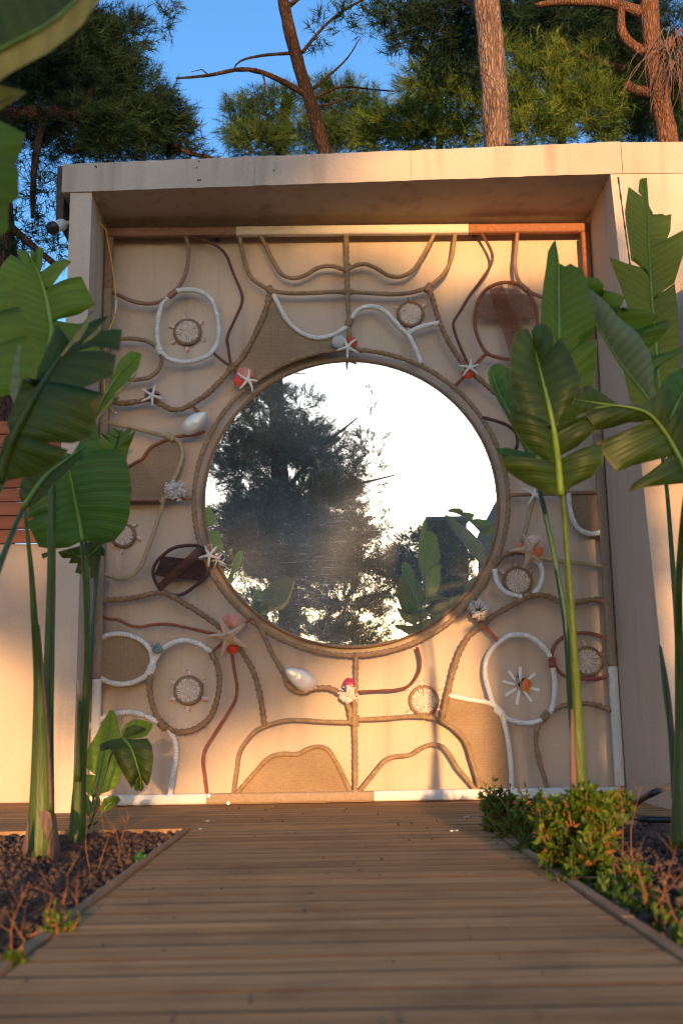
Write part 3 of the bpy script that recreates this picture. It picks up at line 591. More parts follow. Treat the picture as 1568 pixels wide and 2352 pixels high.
burlap_panel('7', [(110, 335), (160, 290), (240, 270), (330, 285), (400, 325), (430, 370), (436, 440), (415, 488), (360, 526), (290, 545), (210, 540), (145, 506), (106, 458), (100, 390)])
burlap_panel('7', [(915, 1190), (960, 1132), (1030, 1054), (1110, 975), (1180, 953), (1270, 953), (1330, 924), (1390, 912), (1440, 930), (1490, 1004), (1530, 1084), (1574, 1190), (1400, 1198), (1200, 1200), (1050, 1200)])
burlap_panel('8', [(580, 572), (680, 588), (770, 604), (815, 622), (846, 662), (876, 752), (891, 842), (900, 950), (905, 1080), (830, 1085), (750, 1085), (728, 1000), (697, 900), (667, 812), (615, 752), (556, 704), (566, 640)])
burlap_panel('6', [(992, 792), (1150, 788), (1300, 784), (1306, 930), (1312, 1080), (1260, 1100), (1180, 1114), (1094, 1084), (1036, 1006), (1006, 900)])

def woven_loop(style, fr, pts, bands):
    o = rod(style, fr, pts, True)
    for (a0, a1, b0, b1, k, mm, dy) in bands:
        sb = MB(); c0 = wpos(PAN)
        for i in range(k):
            u = i / (k - 1); j = random.uniform(-.25, .25) / k
            p = at(fr, a0[0] + (a1[0] - a0[0]) * (u + j), a0[1] + (a1[1] - a0[1]) * (u + j), YP + dy + random.uniform(-.003, .003))
            q = at(fr, b0[0] + (b1[0] - b0[0]) * u, b0[1] + (b1[1] - b0[1]) * u, YP + dy + random.uniform(-.003, .003))
            sb.tube([p, q], .0019, 4, cap=False)
        s = sb.build('string_band', mm, None); s.data.transform(Matrix.Translation(tuple(-c0))); s.parent = o
woven_loop('V', '4', [(1000, 382), (1060, 395), (1110, 440), (1145, 510), (1155, 600), (1140, 690), (1080, 770), (1000, 800), (940, 790), (880, 765), (835, 690), (815, 600), (830, 500), (860, 440), (920, 395)],
   [((862, 447), (818, 578), (1115, 447), (1153, 578), 34, 'rust_wrap', .004), ((893, 412), (962, 390), (1015, 790), (1110, 735), 17, 'copper_cord', -.012), ((996, 386), (1062, 400), (1022, 795), (1095, 755), 13, 'rust_wrap', .012)])
woven_loop('M', '5', [(960, 1405), (1070, 1410), (1140, 1450), (1190, 1530), (1192, 1600), (1160, 1680), (1100, 1750), (1020, 1810), (950, 1860), (880, 1885), (820, 1880), (720, 1840), (665, 1770), (637, 1680), (640, 1620), (670, 1560), (730, 1500), (800, 1445), (880, 1415)],
   [((722, 1508), (645, 1690), (1188, 1560), (1108, 1742), 36, 'maroon_cord', .003), ((1068, 1418), (1140, 1475), (670, 1790), (722, 1832), 13, 'dark_copper', -.012)])
for (fr, x, y0, y1) in (('3', 778, 128, 176), ('4', 812, 95, 133)):      # steel clips under the top bar
    p, q = at(fr, x, y0, -.01), at(fr, x, y1, -.01); m_ = MB(); m_.box((p[0] - .012, -.012, q[2]), (p[0] + .012, -.003, p[2])); m_.box((p[0] - .012, -.064, p[2] - .005), (p[0] + .012, -.0125, p[2]))
    m_.tube([(p[0], -.012, q[2] + .016), (p[0], -.02, q[2] + .016)], .008, 8); m_.build('wall_clip', 'steel', PAN, False)

# ------------------------------------------------------------------ shell ornaments
def ellipsoid(c, r, nu=8, nv=5, e=None, taper=0.):
    V = []; Fc = []
    for j in range(nv + 1):
        a = math.pi * j / nv
        for i in range(nu):
            b = 2 * math.pi * i / nu; k = 1 + taper * math.cos(a)
            V.append((r[0] * math.sin(a) * math.cos(b) * k, r[1] * math.sin(a) * math.sin(b) * k, r[2] * math.cos(a)))
    for j in range(nv):
        for i in range(nu): Fc.append((j * nu + i, j * nu + (i + 1) % nu, (j + 1) * nu + (i + 1) % nu, (j + 1) * nu + i))
    return [tuple(np.array(p) + np.array(c)) for p in V], Fc
def shared(name, mb, mats):
    me = bpy.data.meshes.new(name); me.from_pydata(mb.v, [], mb.f)
    for x in mats: me.materials.append(MATS[x])
    me.polygons.foreach_set('material_index', np.array(mb.m, dtype=np.int32)); me.polygons.foreach_set('use_smooth', [True] * len(me.polygons)); me.update(); return me
_c = MB(); _c.add(*ellipsoid((0, 0, 0), (.0052, .0055, .0118), 8, 5, taper=-.35)); COWRIE = shared('shell', _c, ['cowrie'])
def teardrop(a, b, k=18, y=0):
    return [(a * math.sin(t) * math.sin(t / 2) ** 1.2, y, b * -math.cos(t)) for t in np.linspace(0, 2 * math.pi, k, endpoint=False)]
_s = MB(); o_ = [np.array(p) for p in teardrop(.0125, .0185)]
_s.add([(x, -.002, z) for x, y, z in o_], [tuple(range(len(o_)))], 2)
half = len(o_) // 2
_s.tube(o_[:half + 1], .0032, 6, 0); _s.tube(o_[half:] + [o_[0]], .0034, 6, 1)
i_ = [np.array((p[0] * .45, -.003, p[2] * .55 - .003)) for p in o_]; _s.tube(i_ + [i_[0]], .0022, 5, 0)
SLICE = shared('sliced_shell', _s, ['slice_white', 'slice_red', 'slice_core'])
def sun_disc(fr, x, y, rpx, rays, label):
    c = at(fr, x, y, -.015); e = at(fr, x + rpx, y, -.015); Rd = abs(e[0] - c[0])
    T = empty('shell_disc', c, label, 'shell ornament', 'round shell discs fixed around the mirror')
    V, Fc = rope_mesh([c + np.array([(Rd - .011) * math.cos(q), 0, (Rd - .011) * math.sin(q)]) for q in np.linspace(0, 2 * math.pi, 20, endpoint=False)], .0125, 'twist', True); mesh_obj('rope_rim', V, Fc, 'rim_rope', T)
    b = MB(); b.tube([c + np.array([0, .013, 0]), c + np.array([0, -.002, 0])], Rd - .012, 32); b.build('backing', 'husk', T, False)
    Ri = Rd - .024; rows = [(.16, 8), (.38, 15), (.60, 21), (.82, 27), (1.0, 32)] if Rd > .075 else [(.18, 8), (.45, 15), (.73, 21), (1.0, 28)]
    for k, (f, nn) in enumerate(rows):
        for i in range(nn):
            q = 2 * math.pi * (i + .5 * (k % 2)) / nn + RNG.normal(0, .02); rr = Ri * f
            o = bpy.data.objects.new('shell', COWRIE); COL.objects.link(o); o.parent = T; sc_ = RNG.uniform(.85, 1.1)
            o.location = (rr * math.cos(q), -.006 - .003 * (1 - f) + RNG.normal(0, .0007), rr * math.sin(q))
            o.rotation_euler = (0, math.pi / 2 - q + math.pi + RNG.normal(0, .12), 0); o.scale = (sc_ * (.8 if f < .3 else 1), sc_, sc_)
    for q in rays:
        q = R(q); rr = Rd + .015; o = bpy.data.objects.new('sliced_shell', SLICE); COL.objects.link(o); o.parent = T
        o.location = (rr * math.cos(q), .008, rr * math.sin(q)); o.rotation_euler = (0, math.pi / 2 - q + RNG.normal(0, .25), 0); k = RNG.uniform(.85, 1.1); o.scale = (k, k, k)
        if RNG.random() < .5: o.scale.x = -k
sun_disc('3', 598, 715, 85, (100, 38, -25, -90, 215, 158), 'shell disc with six shell rays inside the white loop, upper left')
sun_disc('4', 465, 555, 75, (90, 33, -33, -98, 213, 150), 'shell disc left of the braided rod, upper right of the mirror')
sun_disc('5', 350, 1310, 122, (45, -10, -95, 170, 100), 'shell disc half hidden behind the broad banana leaf')
sun_disc('7', 647, 587, 85, (90, 30, -28, -90, 210, 150), 'shell disc inside the half white, half braided oval, lower left')
sun_disc('6', 563, 1515, 124, (96, 38, 150, 205, -85), 'shell disc right below the knobbly starfish with orange shells')
sun_disc('8', 450, 592, 80, (93, 30, -32, -90, 218, 152), 'shell disc below the mirror beside the orange-lit wall patch')
sun_disc('8', 1305, 388, 80, (98, 40, -48, -95, 222, 150), 'shell disc inside the brown oval loop beside the right frame bar')

def arm_star(m_, c, tips, w0, hgt, tipw=.25, pw=1.0, m=0):
    c = np.array(c)
    for t in tips:
        t = np.array(t); n = 9; L = t - c
        per = np.cross(L / np.linalg.norm(L), (0, 1, 0)); bend = RNG.normal(0, .05) * np.linalg.norm(L)
        V = []; s = 8
        for i in range(n + 1):
            u = i / n; p = c + L * u + per * bend * math.sin(u * 3); ww = w0 * ((1 - u) ** pw * (1 - tipw) + tipw) * (1 if u < .96 else .55); h = hgt * (1 - .6 * u) * (1 if u < .96 else .6)
            for k in range(s):
                q = 2 * math.pi * k / s; V.append(p + per * ww * math.cos(q) + np.array([0, -h * math.sin(q), 0]))
        m_.add(V, [(i * s + k, i * s + (k + 1) % s, (i + 1) * s + (k + 1) % s, (i + 1) * s + k) for i in range(n) for k in range(s)] + [tuple(range(n * s, n * s + s))], m)
def starfish(fr, cx, cy, tips, label, knob=False, Y=-.138):
    c = at(fr, cx, cy, Y); T = [at(fr, x, y, Y + .008) for x, y in tips]; m_ = MB(); L = np.mean([np.linalg.norm(t - c) for t in T])
    if knob:
        arm_star(m_, c, T, L * .235, .02, .26, 1.15); m_.add(*ellipsoid(c, (L * .25, .026, L * .25), 14, 8))
        for t in T:
            for k in range(6):
                u = .18 + .13 * k; side = (RNG.random() - .5) * .1 * L * (1 - u)
                p = c + (t - c) * u + np.array([side, -.024 * (1 - .6 * u), side]); m_.add(*ellipsoid(p, (.0042, .0062, .0042), 6, 4))
        for k in range(16):
            q = RNG.uniform(0, 6.28); r_ = L * .22 * math.sqrt(RNG.random()); m_.add(*ellipsoid(c + np.array([r_ * math.cos(q), -.026, r_ * math.sin(q)]), (.0046, .008, .0046), 6, 4))
        o = m_.build('starfish', 'starfish_tan', None)
    else:
        arm_star(m_, c, T, L * .145, .009, .42, .8); m_.add(*ellipsoid(c, (L * .17, .011, L * .17), 12, 6)); o = m_.build('starfish', 'starfish_white', None)
    tag(o, label, 'starfish', 'starfish fixed to the panel'); return o
starfish('3', 387, 1093, [(403, 1030), (450, 1115), (390, 1157), (320, 1128), (325, 1050)], 'white starfish over black spines on the far left braided rod')
starfish('3', 955, 1000, [(965, 938), (1018, 1007), (983, 1072), (905, 1057), (898, 957)], 'white starfish over two orange scallops, upper left of the mirror')
starfish('4', 125, 735, [(100, 680), (172, 690), (180, 763), (122, 795), (60, 754)], 'white starfish at the top centre of the mirror')
starfish('4', 787, 845, [(791, 798), (838, 826), (834, 887), (750, 893), (725, 835)], 'white starfish with one red scallop, upper right of the mirror')
starfish('5', 1180, 1500, [(1135, 1408), (1250, 1413), (1288, 1532), (1172, 1608), (1068, 1525)], 'white starfish where the maroon woven loop meets the mirror rope')
starfish('5', 1250, 1545, [(1300, 1485), (1335, 1592), (1230, 1600), (1190, 1560), (1215, 1500)], 'white starfish tucked behind another at the left mirror edge', Y=-.115)
starfish('6', 700, 795, [(608, 738), (652, 878), (765, 845), (770, 760), (705, 715)], 'white starfish half behind a big leaf, right of the mirror')
starfish('K', 740, 920, [(505, 435), (1145, 592), (1175, 1205), (548, 1415), (185, 920)], 'large knobbly tan starfish between red scallops, lower left', True, -.15)
starfish('L', 840, 630, [(690, 285), (1100, 408), (1140, 882), (725, 1005), (435, 660)], 'large knobbly tan starfish with orange shells, right side', True, -.15)

def scallop(fr, cx, cy, rpx, ang, material, label, Y=-.098, nm='scallop_shell'):
    """fan shell: cx,cy middle, ang direction from hinge to rim (degrees, 90 = up)"""
    c = at(fr, cx, cy, Y); r_ = abs(at(fr, cx + rpx, cy, Y)[0] - c[0]); a = R(ang); d = np.array([math.cos(a), 0, math.sin(a)]); p = np.array([-d[2], 0, d[0]])
    V = []; nu, nv = 28, 7
    for j in range(nv + 1):
        u = j / nv
        for i in range(nu + 1):
            th = R(-158 + 316 * i / nu) * .5 if False else (i / nu - .5) * R(170)
            rim = 1.9 * math.cos(th * .62) * r_; rib = abs(math.cos(th * 9.5)); rr = u * rim * (.94 + .06 * rib)
            h = (math.sin(math.pi * min(u, .999) ** .75) * .34 + .12 * (1 - u)) * r_ + rib * .11 * r_ * u
            V.append(c + d * (rr * math.cos(th * .93) - .95 * r_) + p * rr * math.sin(th * .93) + np.array([0, -h, 0]))
    Fc = [(j * (nu + 1) + i, j * (nu + 1) + i + 1, (j + 1) * (nu + 1) + i + 1, (j + 1) * (nu + 1) + i) for j in range(nv) for i in range(nu)]
    return tag(mesh_obj(nm, V, Fc, material), label, 'shell', 'scallop shells fixed to the panel')
scallop('3', 372, 1090, 34, 170, 'scallop_brown', 'brown ribbed scallop under the far left white starfish')
scallop('3', 938, 962, 42, 95, 'scallop_pink', 'pink striped scallop above its red neighbour, upper left of mirror')
scallop('3', 908, 1002, 36, 200, 'scallop_red', 'bright red scallop on the left of a white starfish')
scallop('4', 152, 706, 26, 40, 'scallop_red', 'red scallop at the top centre of the mirror')
scallop('4', 776, 886, 27, -95, 'scallop_red', 'red scallop under the white starfish, upper right of mirror')
scallop('K', 780, 520, 205, 90, 'scallop_pink', 'large dark pink scallop above the knobbly starfish, lower left', -.098)
scallop('K', 820, 1245, 130, -90, 'scallop_red', 'small bright red scallop below the knobbly starfish, lower left', -.105)
scallop('L', 985, 460, 150, 50, 'scallop_white', 'white and pink scallop behind the knobbly starfish on the right', -.10)
scallop('L', 1050, 645, 105, 10, 'scallop_orange', 'orange-red scallop right of the knobbly starfish', -.105)
scallop('L', 655, 548, 58, 170, 'scallop_orange', 'small orange shell left of the knobbly starfish on the right', -.11)
scallop('8', 62, 497, 26, 75, 'scallop_magenta', 'dark magenta scallop above the white coral under the mirror')
scallop('8', 985, 510, 27, -20, 'scallop_orange', 'round orange scallop in the middle of the white stick star', -.03)
scallop('3', 410, 1085, 22, 20, 'scallop_pink', 'small pale shell right of the far left white starfish', -.108)
def cones(fr, pairs, label, mm, r_=.009, Y=-.115, nm='cone_shell', cat='shell'):
    m_ = MB()
    for (a, b) in pairs:
        P = curve([at(fr, *a, Y), at(fr, *b, Y - .012)], .004); n = len(P); m_.tube(P, [r_ * (.15 + .85 * i / (n - 1)) * (1 + .12 * math.sin(i * 2.6)) for i in range(n)], 8)
    return tag(m_.build(nm, mm, None), label, cat)
for a, b, l in (((870, 720), (915, 540), 'ringed little cone shell standing on the pink scallop, lower left'), ((900, 715), (1040, 575), 'ringed little cone shell along the upper right arm of the knobbly starfish')): cones('K', [(a, b)], l, 'cone_shell', .0055, -.135)
cones('7', [((1305, 600), (1378, 568))], 'small ringed cone shell at the lower edge of the pearly mussel', 'cone_shell', .012)
cones('8', [((952, 522), (936, 478))], 'ringed cone shell on the white stick star', 'cone_shell', .012, -.03)
cones('5', [((1175, 1470), (1160, 1395))], 'pink cone shell above the starfish at the left mirror edge', 'cone_shell', .009)
cones('5', [((1200, 1470), (1190, 1390))], 'pale cone shell beside another above the starfish, left mirror edge', 'cone_shell', .009)
def spines(fr, c, tips, label, Y=-.12):
    m_ = MB()
    for t in tips: m_.tube([at(fr, *c, Y), (at(fr, *c, Y) + at(fr, *t, Y)) / 2, at(fr, *t, Y)], [.0035, .003, .001], 5)
    tag(m_.build('urchin_spines', 'black_spine', None), label, 'spines')
spines('3', (395, 1090), [(362, 1045), (375, 1048), (448, 1085), (435, 1075), (430, 1100), (345, 1095), (412, 1068)], 'black urchin spines behind the far left white starfish')
spines('8', (735, 130), [(700, 68), (745, 85), (760, 95), (780, 112), (725, 95), (712, 80)], 'black urchin spines on the white coral, right of the mirror', -.15)
spines('8', (50, 545), [(15, 515), (20, 525), (5, 540)], 'black urchin spines on the small coral under the mirror', -.15)
spines('8', (950, 520), [(936, 445), (942, 450), (928, 455)], 'black urchin spines on the white stick star', -.04)
m_ = MB(); m_.add([at('8', 955, 492, -.03), at('8', 990, 466, -.035), at('8', 972, 486, -.02), at('8', 962, 478, -.05)], [(0, 1, 3), (1, 2, 3), (0, 3, 2), (0, 2, 1)]); tag(m_.build('thorn_shell', 'black_spine', None, False), 'black pointed shell flake on the white stick star', 'shell')
def coral(fr, cx, cy, rpx, label):
    c = at(fr, cx, cy, -.11); r_ = abs(at(fr, cx + rpx, cy, -.11)[0] - c[0]); m_ = MB(); m_.add(*ellipsoid(c, (r_ * .55, .018, r_ * .55), 8, 5))
    for k in range(64):
        q = RNG.uniform(0, 6.283); el = RNG.uniform(.05, 1.2); d = np.array([math.cos(q) * math.cos(el), -math.sin(el) * .8, math.sin(q) * math.cos(el)]); L = r_ * RNG.uniform(.75, 1.05)
        p = c + d * L * .35; e = c + d * L; m_.tube([p, (p + e) / 2 + RNG.normal(0, .003, 3), e], [.006, .0055, .0062], 5)
        for j in range(3): m_.add(*ellipsoid(e + RNG.normal(0, .0055, 3), (.0055, .0055, .0055), 5, 3))
    tag(m_.build('coral', 'coral_white', None), label, 'coral', 'white corals fixed to the panel')
coral('5', 850, 880, 100, 'white branching coral at the corner of the burlap, left of mirror'); coral('8', 735, 120, 50, 'white branching coral with black spines, lower right of mirror'); coral('8', 52, 560, 46, 'small white coral hanging under the mirror beside the centre rod')
def mussel(fr, cx, cy, a_px, b_px, ang, label):
    c = at(fr, cx, cy, -.105); k = abs(at(fr, cx + 1, cy, -.105)[0] - c[0]); A, B = a_px * k, b_px * k; a = R(ang); d = np.array([math.cos(a), 0, math.sin(a)]); p = np.array([-d[2], 0, d[0]])
    V = []; nu, nv = 32, 10; hinge = c - d * A * .75
    for j in range(nv + 1):
        u = j / nv
        for i in range(nu):
            q = 2 * math.pi * i / nu; rim = c + d * A * math.cos(q) + p * B * math.sin(q) * (.86 + .22 * math.cos(q)) ; pt = hinge + (rim - hinge) * u
            V.append(pt + np.array([0, -(math.sqrt(max(0, 1 - u ** 2.4)) * .055 + .0016 * math.sin(u * 40)), 0]))
    Fc = [(j * nu + i, j * nu + (i + 1) % nu, (j + 1) * nu + (i + 1) % nu, (j + 1) * nu + i) for j in range(nv) for i in range(nu)]
    tag(mesh_obj('mussel_shell', V, Fc, 'pearl'), label, 'shell', 'big pearly mussel shells')
mussel('5', 1040, 222, 152, 98, 215, 'big pearly mussel shell at the upper left of the mirror'); mussel('7', 1282, 518, 100, 64, -32, 'big pearly mussel shell below the mirror')
def turban(fr, cx, cy, rpx, label):
    c = at(fr, cx, cy, -.11); r_ = abs(at(fr, cx + rpx, cy, -.11)[0] - c[0]); prof = []
    for i in range(41):
        u = i / 40; whorl = abs(math.sin(u * math.pi * 3.4)); prof.append((r_ * (1 - u) ** .85 * (.88 + .16 * whorl), r_ * (-.55 + 1.55 * u ** .9)))
    prof = [(r_ * .35, -r_ * .95), (r_ * .8, -r_ * .8)] + prof; V = []; s = 20
    for k, (rr, z) in enumerate(prof):
        for i in range(s):
            q = 2 * math.pi * i / s; V.append(c + np.array([rr * math.cos(q), rr * math.sin(q) * .9, z + .06 * r_ * math.sin(q)]))
    tag(mesh_obj('turban_shell', V, [(k * s + i, k * s + (i + 1) % s, (k + 1) * s + (i + 1) % s, (k + 1) * s + i) for k in range(len(prof) - 1) for i in range(s)] + [tuple(range(s))[::-1]], 'turban_green'), label, 'shell', 'green turban shells')
turban('7', 473, 342, 34, 'green turban shell between the two ovals, lower left'); turban('6', 480, 468, 48, 'green turban shell at the right of the mirror by the leaf tip')
c = at('4', 75, 705, -.115); V, Fc = ellipsoid(c, (.040, .02, .040), 24, 14); V = [tuple(np.array(p) + (np.array(p) - c) * RNG.uniform(-.03, .06)) for p in V]
tag(mesh_obj('urchin_shell', V, Fc, 'urchin_white'), 'round whitish urchin shell at the top centre of the mirror', 'shell')
ST = empty('stick_star', at('8', 952, 515, -.006), 'star of flat white sticks inside the white oval, lower right', 'stick star')
c = at('8', 952, 515, -.006)
for t in ((952, 415), (1030, 450), (1052, 535), (1012, 597), (935, 612), (873, 567), (860, 490), (890, 437)):
    e = at('8', *t, -.006); d = (e - c) / np.linalg.norm(e - c); p = np.array([-d[2], 0, d[0]]) * .0075; a = c + d * .025; yy = np.array([0, .004, 0])
    V = [a - p - yy, e - p - yy, e + p - yy, a + p - yy, a - p + yy, e - p + yy, e + p + yy, a + p + yy]
    mesh_obj('stick', V, [(0, 1, 2, 3), (7, 6, 5, 4), (0, 4, 5, 1), (1, 5, 6, 2), (2, 6, 7, 3), (3, 7, 4, 0)], 'stick_white', ST, False)

# ------------------------------------------------------------------ small fittings
p = at('D', 138, 520, -.35); SCM = empty('security_camera', p, 'white security camera on the outer side of the left pillar', 'camera')
a, b = at('F', 395, 118, -.45), at('F', 478, 88, -.35); d = (b - a) / np.linalg.norm(b - a)
MB().tube([a, a + d * .01, b - d * .012, b], [.030, .033, .033, .024], 16).build('body', 'camera_white', SCM)
MB().tube([a - d * .004, a + d * .012], [.036, .037], 16).build('hood', 'black_plastic', SCM)
MB().tube(curve([b, at('F', 500, 78, -.33), at('F', 528, 75, -.32)], .01), .011, 8).build('bracket', 'camera_white', SCM)
q = (a + b) / 2; MB().box((q[0] - .012, q[1] - .045, q[2] - .012), (q[0] + .014, q[1] - .03, q[2] + .012)).build('sticker', 'scallop_white', SCM, False)
CB = empty('yellow_cable', at('D', 230, 516, -.3), 'yellow cable hanging from the corner of the niche', 'cable')
P = curve([at('D', 229, 516, -.22), at('D', 240, 522, -.2), at('D', 246, 545, -.16), at('D', 258, 610, -.15), at('D', 267, 690, -.15), at('D', 265, 720, -.15), at('D', 250, 765, -.15), at('D', 240, 840, -.14), at('D', 245, 920, -.13), at('D', 262, 947, -.13)], .02)
MB().tube(P, .0042, 6).build('cable', 'cable_yellow', CB); MB().tube(P[int(len(P) * .42):int(len(P) * .5)], .0046, 6).build('splice', 'stick_white', CB); MB().tube([P[-1], P[-1] + np.array([.018, 0, -.006])], .006, 8).build('plug', 'zinc', CB)
p = at('D', 860, 1485, -.004); o = MB().box((p[0] - .026, -.004, p[2] - .012), (p[0] + .024, -.001, p[2] + .018)).build('sticker', 'sticker_yellow', None, False); tag(o, 'small yellow-green sticker just below the mirror', 'sticker')
HS = curve([at('H', 1040, 1815, -1.05), atz('H', 900, 1870, .12), atz('H', 800, 1930, .05), atz('H', 762, 1965, .02), atz('H', 775, 2000, .012), atz('H', 840, 2025, .012), atz('H', 1010, 2030, .012), atz('H', 1200, 2040, .012)], .02)
tag(MB().tube(HS, .014, 8).build('hose', 'hose_black', None), 'black hose looping onto the deck at the right wall', 'hose')
for (x, y, l) in ((525, 1850, 'round white screw cap lying on the deck edge'), (480, 1828, 'small zinc nut on the bottom bar beside the copper rod')):
    p = at('D', x, y, -.14); p[2] = max(p[2], .012); m_ = MB(); m_.tube([p, p + np.array([0, -.012, .002])], [.008, .009], 14); m_.tube([p + np.array([0, -.0125, 0]), p + np.array([0, -.014, 0])], [.004, .004], 10); tag(m_.build('screw_cap', 'camera_white' if x > 500 else 'zinc', None, False), l, 'cap')
NL = [((135, 404), (188, 402), 'grey nail on the deck nearest the left bed'), ((1322, 451), (1360, 449), 'silver nail on the deck, nearer of the two on the right'), ((1390, 386), (1412, 383), 'silver nail on the deck, farther of the two on the right'), ((105, 443), (150, 441), 'dark bent nail by the corner of the left bed')]
FR['N'] = (700, 2950, .829)
for a, b, l in NL: a, b = atz('N', *a, .006), atz('N', *b, .006); m_ = MB(); m_.tube([a, b], .0028, 6); m_.tube([b, b + (b - a) / np.linalg.norm(b - a) * .002], .006, 8); tag(m_.build('nail', 'zinc' if 'silver' in l else 'steel', None), l, 'nail')

# ------------------------------------------------------------------ broad-leaved plants
DYP = {}
def leaf(parent, material, fr, mid, left, right, sag=.03, rib=.011, ribmat='midrib', curl=.0, name='leaf', wav=.012):
    """mid: (x, y, Y) base to tip. left / right: (t, x, y, dY) along the margin; t is the place on the midrib its vein starts from."""
    mid = [(x, y, Y + DYP.get(parent.name, 0)) for x, y, Y in mid]; Mp = curve([at(fr, *m_) for m_ in mid], .02); ym = [m_[2] for m_ in mid]
    L = np.r_[0, np.cumsum(np.linalg.norm(np.diff(Mp, axis=0), axis=1))]; Lt = L[-1]; L = L / Lt
    mpt = lambda t: np.array([np.interp(t, L, Mp[:, c]) for c in range(3)])
    # pixel place of t on the midrib, to give each margin point the depth of its vein
    pm = np.array([(m_[0], m_[1]) for m_ in mid], float); lm = np.r_[0, np.cumsum(np.linalg.norm(np.diff(pm, axis=0), axis=1))]; lm /= lm[-1]
    V = []; Fc = []; UV = []; nu = 7
    for side, edge in ((-1, left), (1, right)):
        if not edge: continue
        edge = [tuple(e) + ((0.,) if len(e) == 3 else ()) for e in edge]
        E = []
        for (t, x, y, dy) in edge: E.append((t, at(fr, x, y, np.interp(t, lm, ym) + dy)))
        rows = []
        for k in range(len(E) - 1):
            (t0, e0), (t1, e1) = E[k], E[k + 1]; m_ = max(1, int(np.linalg.norm(e1 - e0) / .03), int(abs(t1 - t0) * Lt / .03))
            for j in range(m_ + (k == len(E) - 2)):
                u = j / m_; rows.append((t0 + (t1 - t0) * u, e0 + (e1 - e0) * u))
        base = len(V); ph_ = RNG.uniform(0, 6)
        for (t, e) in rows:
            mm = mpt(t); d = e - mm; wl = np.linalg.norm(d); 
            for i in range(nu + 1):
                u = i / nu; p = mm + d * u; k = sag * math.sin(math.pi * u * .8) * min(1, wl / .2)
                p = p + np.array([0, -k, 0]) + np.array([0, 1, 0]) * wav * u * math.sin(t * 26 + ph_) * min(1, wl / .15) + np.array([0, 1, .3]) * curl * u * u * wl
                V.append(p); UV.append((u, t * Lt * 3.2))
        for r_ in range(len(rows) - 1):
            for i in range(nu):
                a = base + r_ * (nu + 1) + i; q = (a, a + 1, a + nu + 2, a + nu + 1); Fc.append(q if side > 0 else q[::-1])
    o = mesh_obj(name, V, Fc, material, parent); uvl = o.data.uv_layers.new(name='UVMap')
    lv = np.zeros(len(o.data.loops), dtype=np.int32); o.data.loops.foreach_get('vertex_index', lv); uvl.data.foreach_set('uv', np.array(UV)[lv].ravel())
    if rib:
        c0 = wpos(parent); n = len(Mp); V, F2 = tube(Mp + np.array([0, -.004, 0]), [rib, rib * .8, rib * .45, rib * .15], 8)
        rb = mesh_obj('midrib', V, F2, ribmat, None); rb.data.transform(Matrix.Translation(tuple(-c0))); rb.parent = o
    return o
def stalk(parent, fr, pts, rad, material='stem_green', name='stem', sides=14, ds=.03):
    dy = DYP.get(parent.name, 0); P = curve([at(fr, x, y, Y + dy) for x, y, Y in pts], ds); V, Fc = tube(P, rad, sides); return mesh_obj(name, V, Fc, material, parent)
def plant(base, label): return empty('banana_plant', base, label, 'plant', 'broad-leaved plants in the beds beside the path')
PXM = lambda w, Y: w * (Y + 6) / 2460.          # size in metres of w picture points at depth Y

# -- right plant with two upright leaves
PR = plant(at('H', 465, 2210, -2.6), 'tall plant with torn upright leaves in the right bed by the shrub')
DYP[PR.name] = -.85
leaf(PR, 'leaf_green', 'E', [(570, 1720, -1.72), (550, 1400, -1.74), (542, 1100, -1.76), (538, 800, -1.76), (535, 640, -1.74), (516, 510, -1.70)],
     [(0.02, 540, 1600), (.15, 490, 1400), (.3, 440, 1180), (.42, 420, 1050), (.52, 425, 930), (.65, 440, 790), (.78, 457, 670), (.9, 470, 580), (.97, 495, 530), (1, 515, 505)],
     [(0, 580, 1720), (.05, 700, 1620), (.12, 760, 1480), (.2, 772, 1300), (.27, 782, 1165), (.28, 660, 1185), (.29, 605, 1215), (.295, 660, 1185), (.34, 755, 1140), (.42, 776, 1040), (.55, 750, 900), (.66, 715, 760), (.71, 680, 690), (.75, 655, 690), (.78, 612, 660), (.81, 585, 678), (.84, 538, 650), (.9, 535, 610), (1, 516, 507)], sag=.03, rib=.011)
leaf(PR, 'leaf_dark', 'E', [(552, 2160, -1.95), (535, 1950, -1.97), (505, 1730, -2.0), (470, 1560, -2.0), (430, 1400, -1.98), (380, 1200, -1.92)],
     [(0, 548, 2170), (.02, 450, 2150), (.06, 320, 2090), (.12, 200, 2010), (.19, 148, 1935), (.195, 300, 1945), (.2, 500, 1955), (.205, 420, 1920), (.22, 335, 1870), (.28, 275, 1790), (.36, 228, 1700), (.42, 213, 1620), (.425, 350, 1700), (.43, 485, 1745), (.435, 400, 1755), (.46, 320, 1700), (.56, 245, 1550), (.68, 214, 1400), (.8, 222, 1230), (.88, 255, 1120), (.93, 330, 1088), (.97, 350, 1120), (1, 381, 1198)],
     [(0, 556, 2172), (.02, 620, 2110), (.07, 750, 2050), (.13, 820, 1960), (.2, 827, 1830), (.205, 700, 1855), (.21, 545, 1935), (.215, 560, 1895), (.25, 660, 1850), (.3, 780, 1740), (.36, 840, 1640, .1), (.4, 700, 1655), (.405, 525, 1735), (.42, 570, 1690), (.5, 640, 1540), (.6, 682, 1430), (.7, 660, 1350), (.78, 605, 1245), (.84, 545, 1150), (.85, 490, 1240), (.86, 500, 1150), (.91, 490, 1085), (.95, 440, 1048), (.98, 385, 1062), (.99, 360, 1100), (1, 381, 1198)], sag=.055, rib=.012, curl=.05)
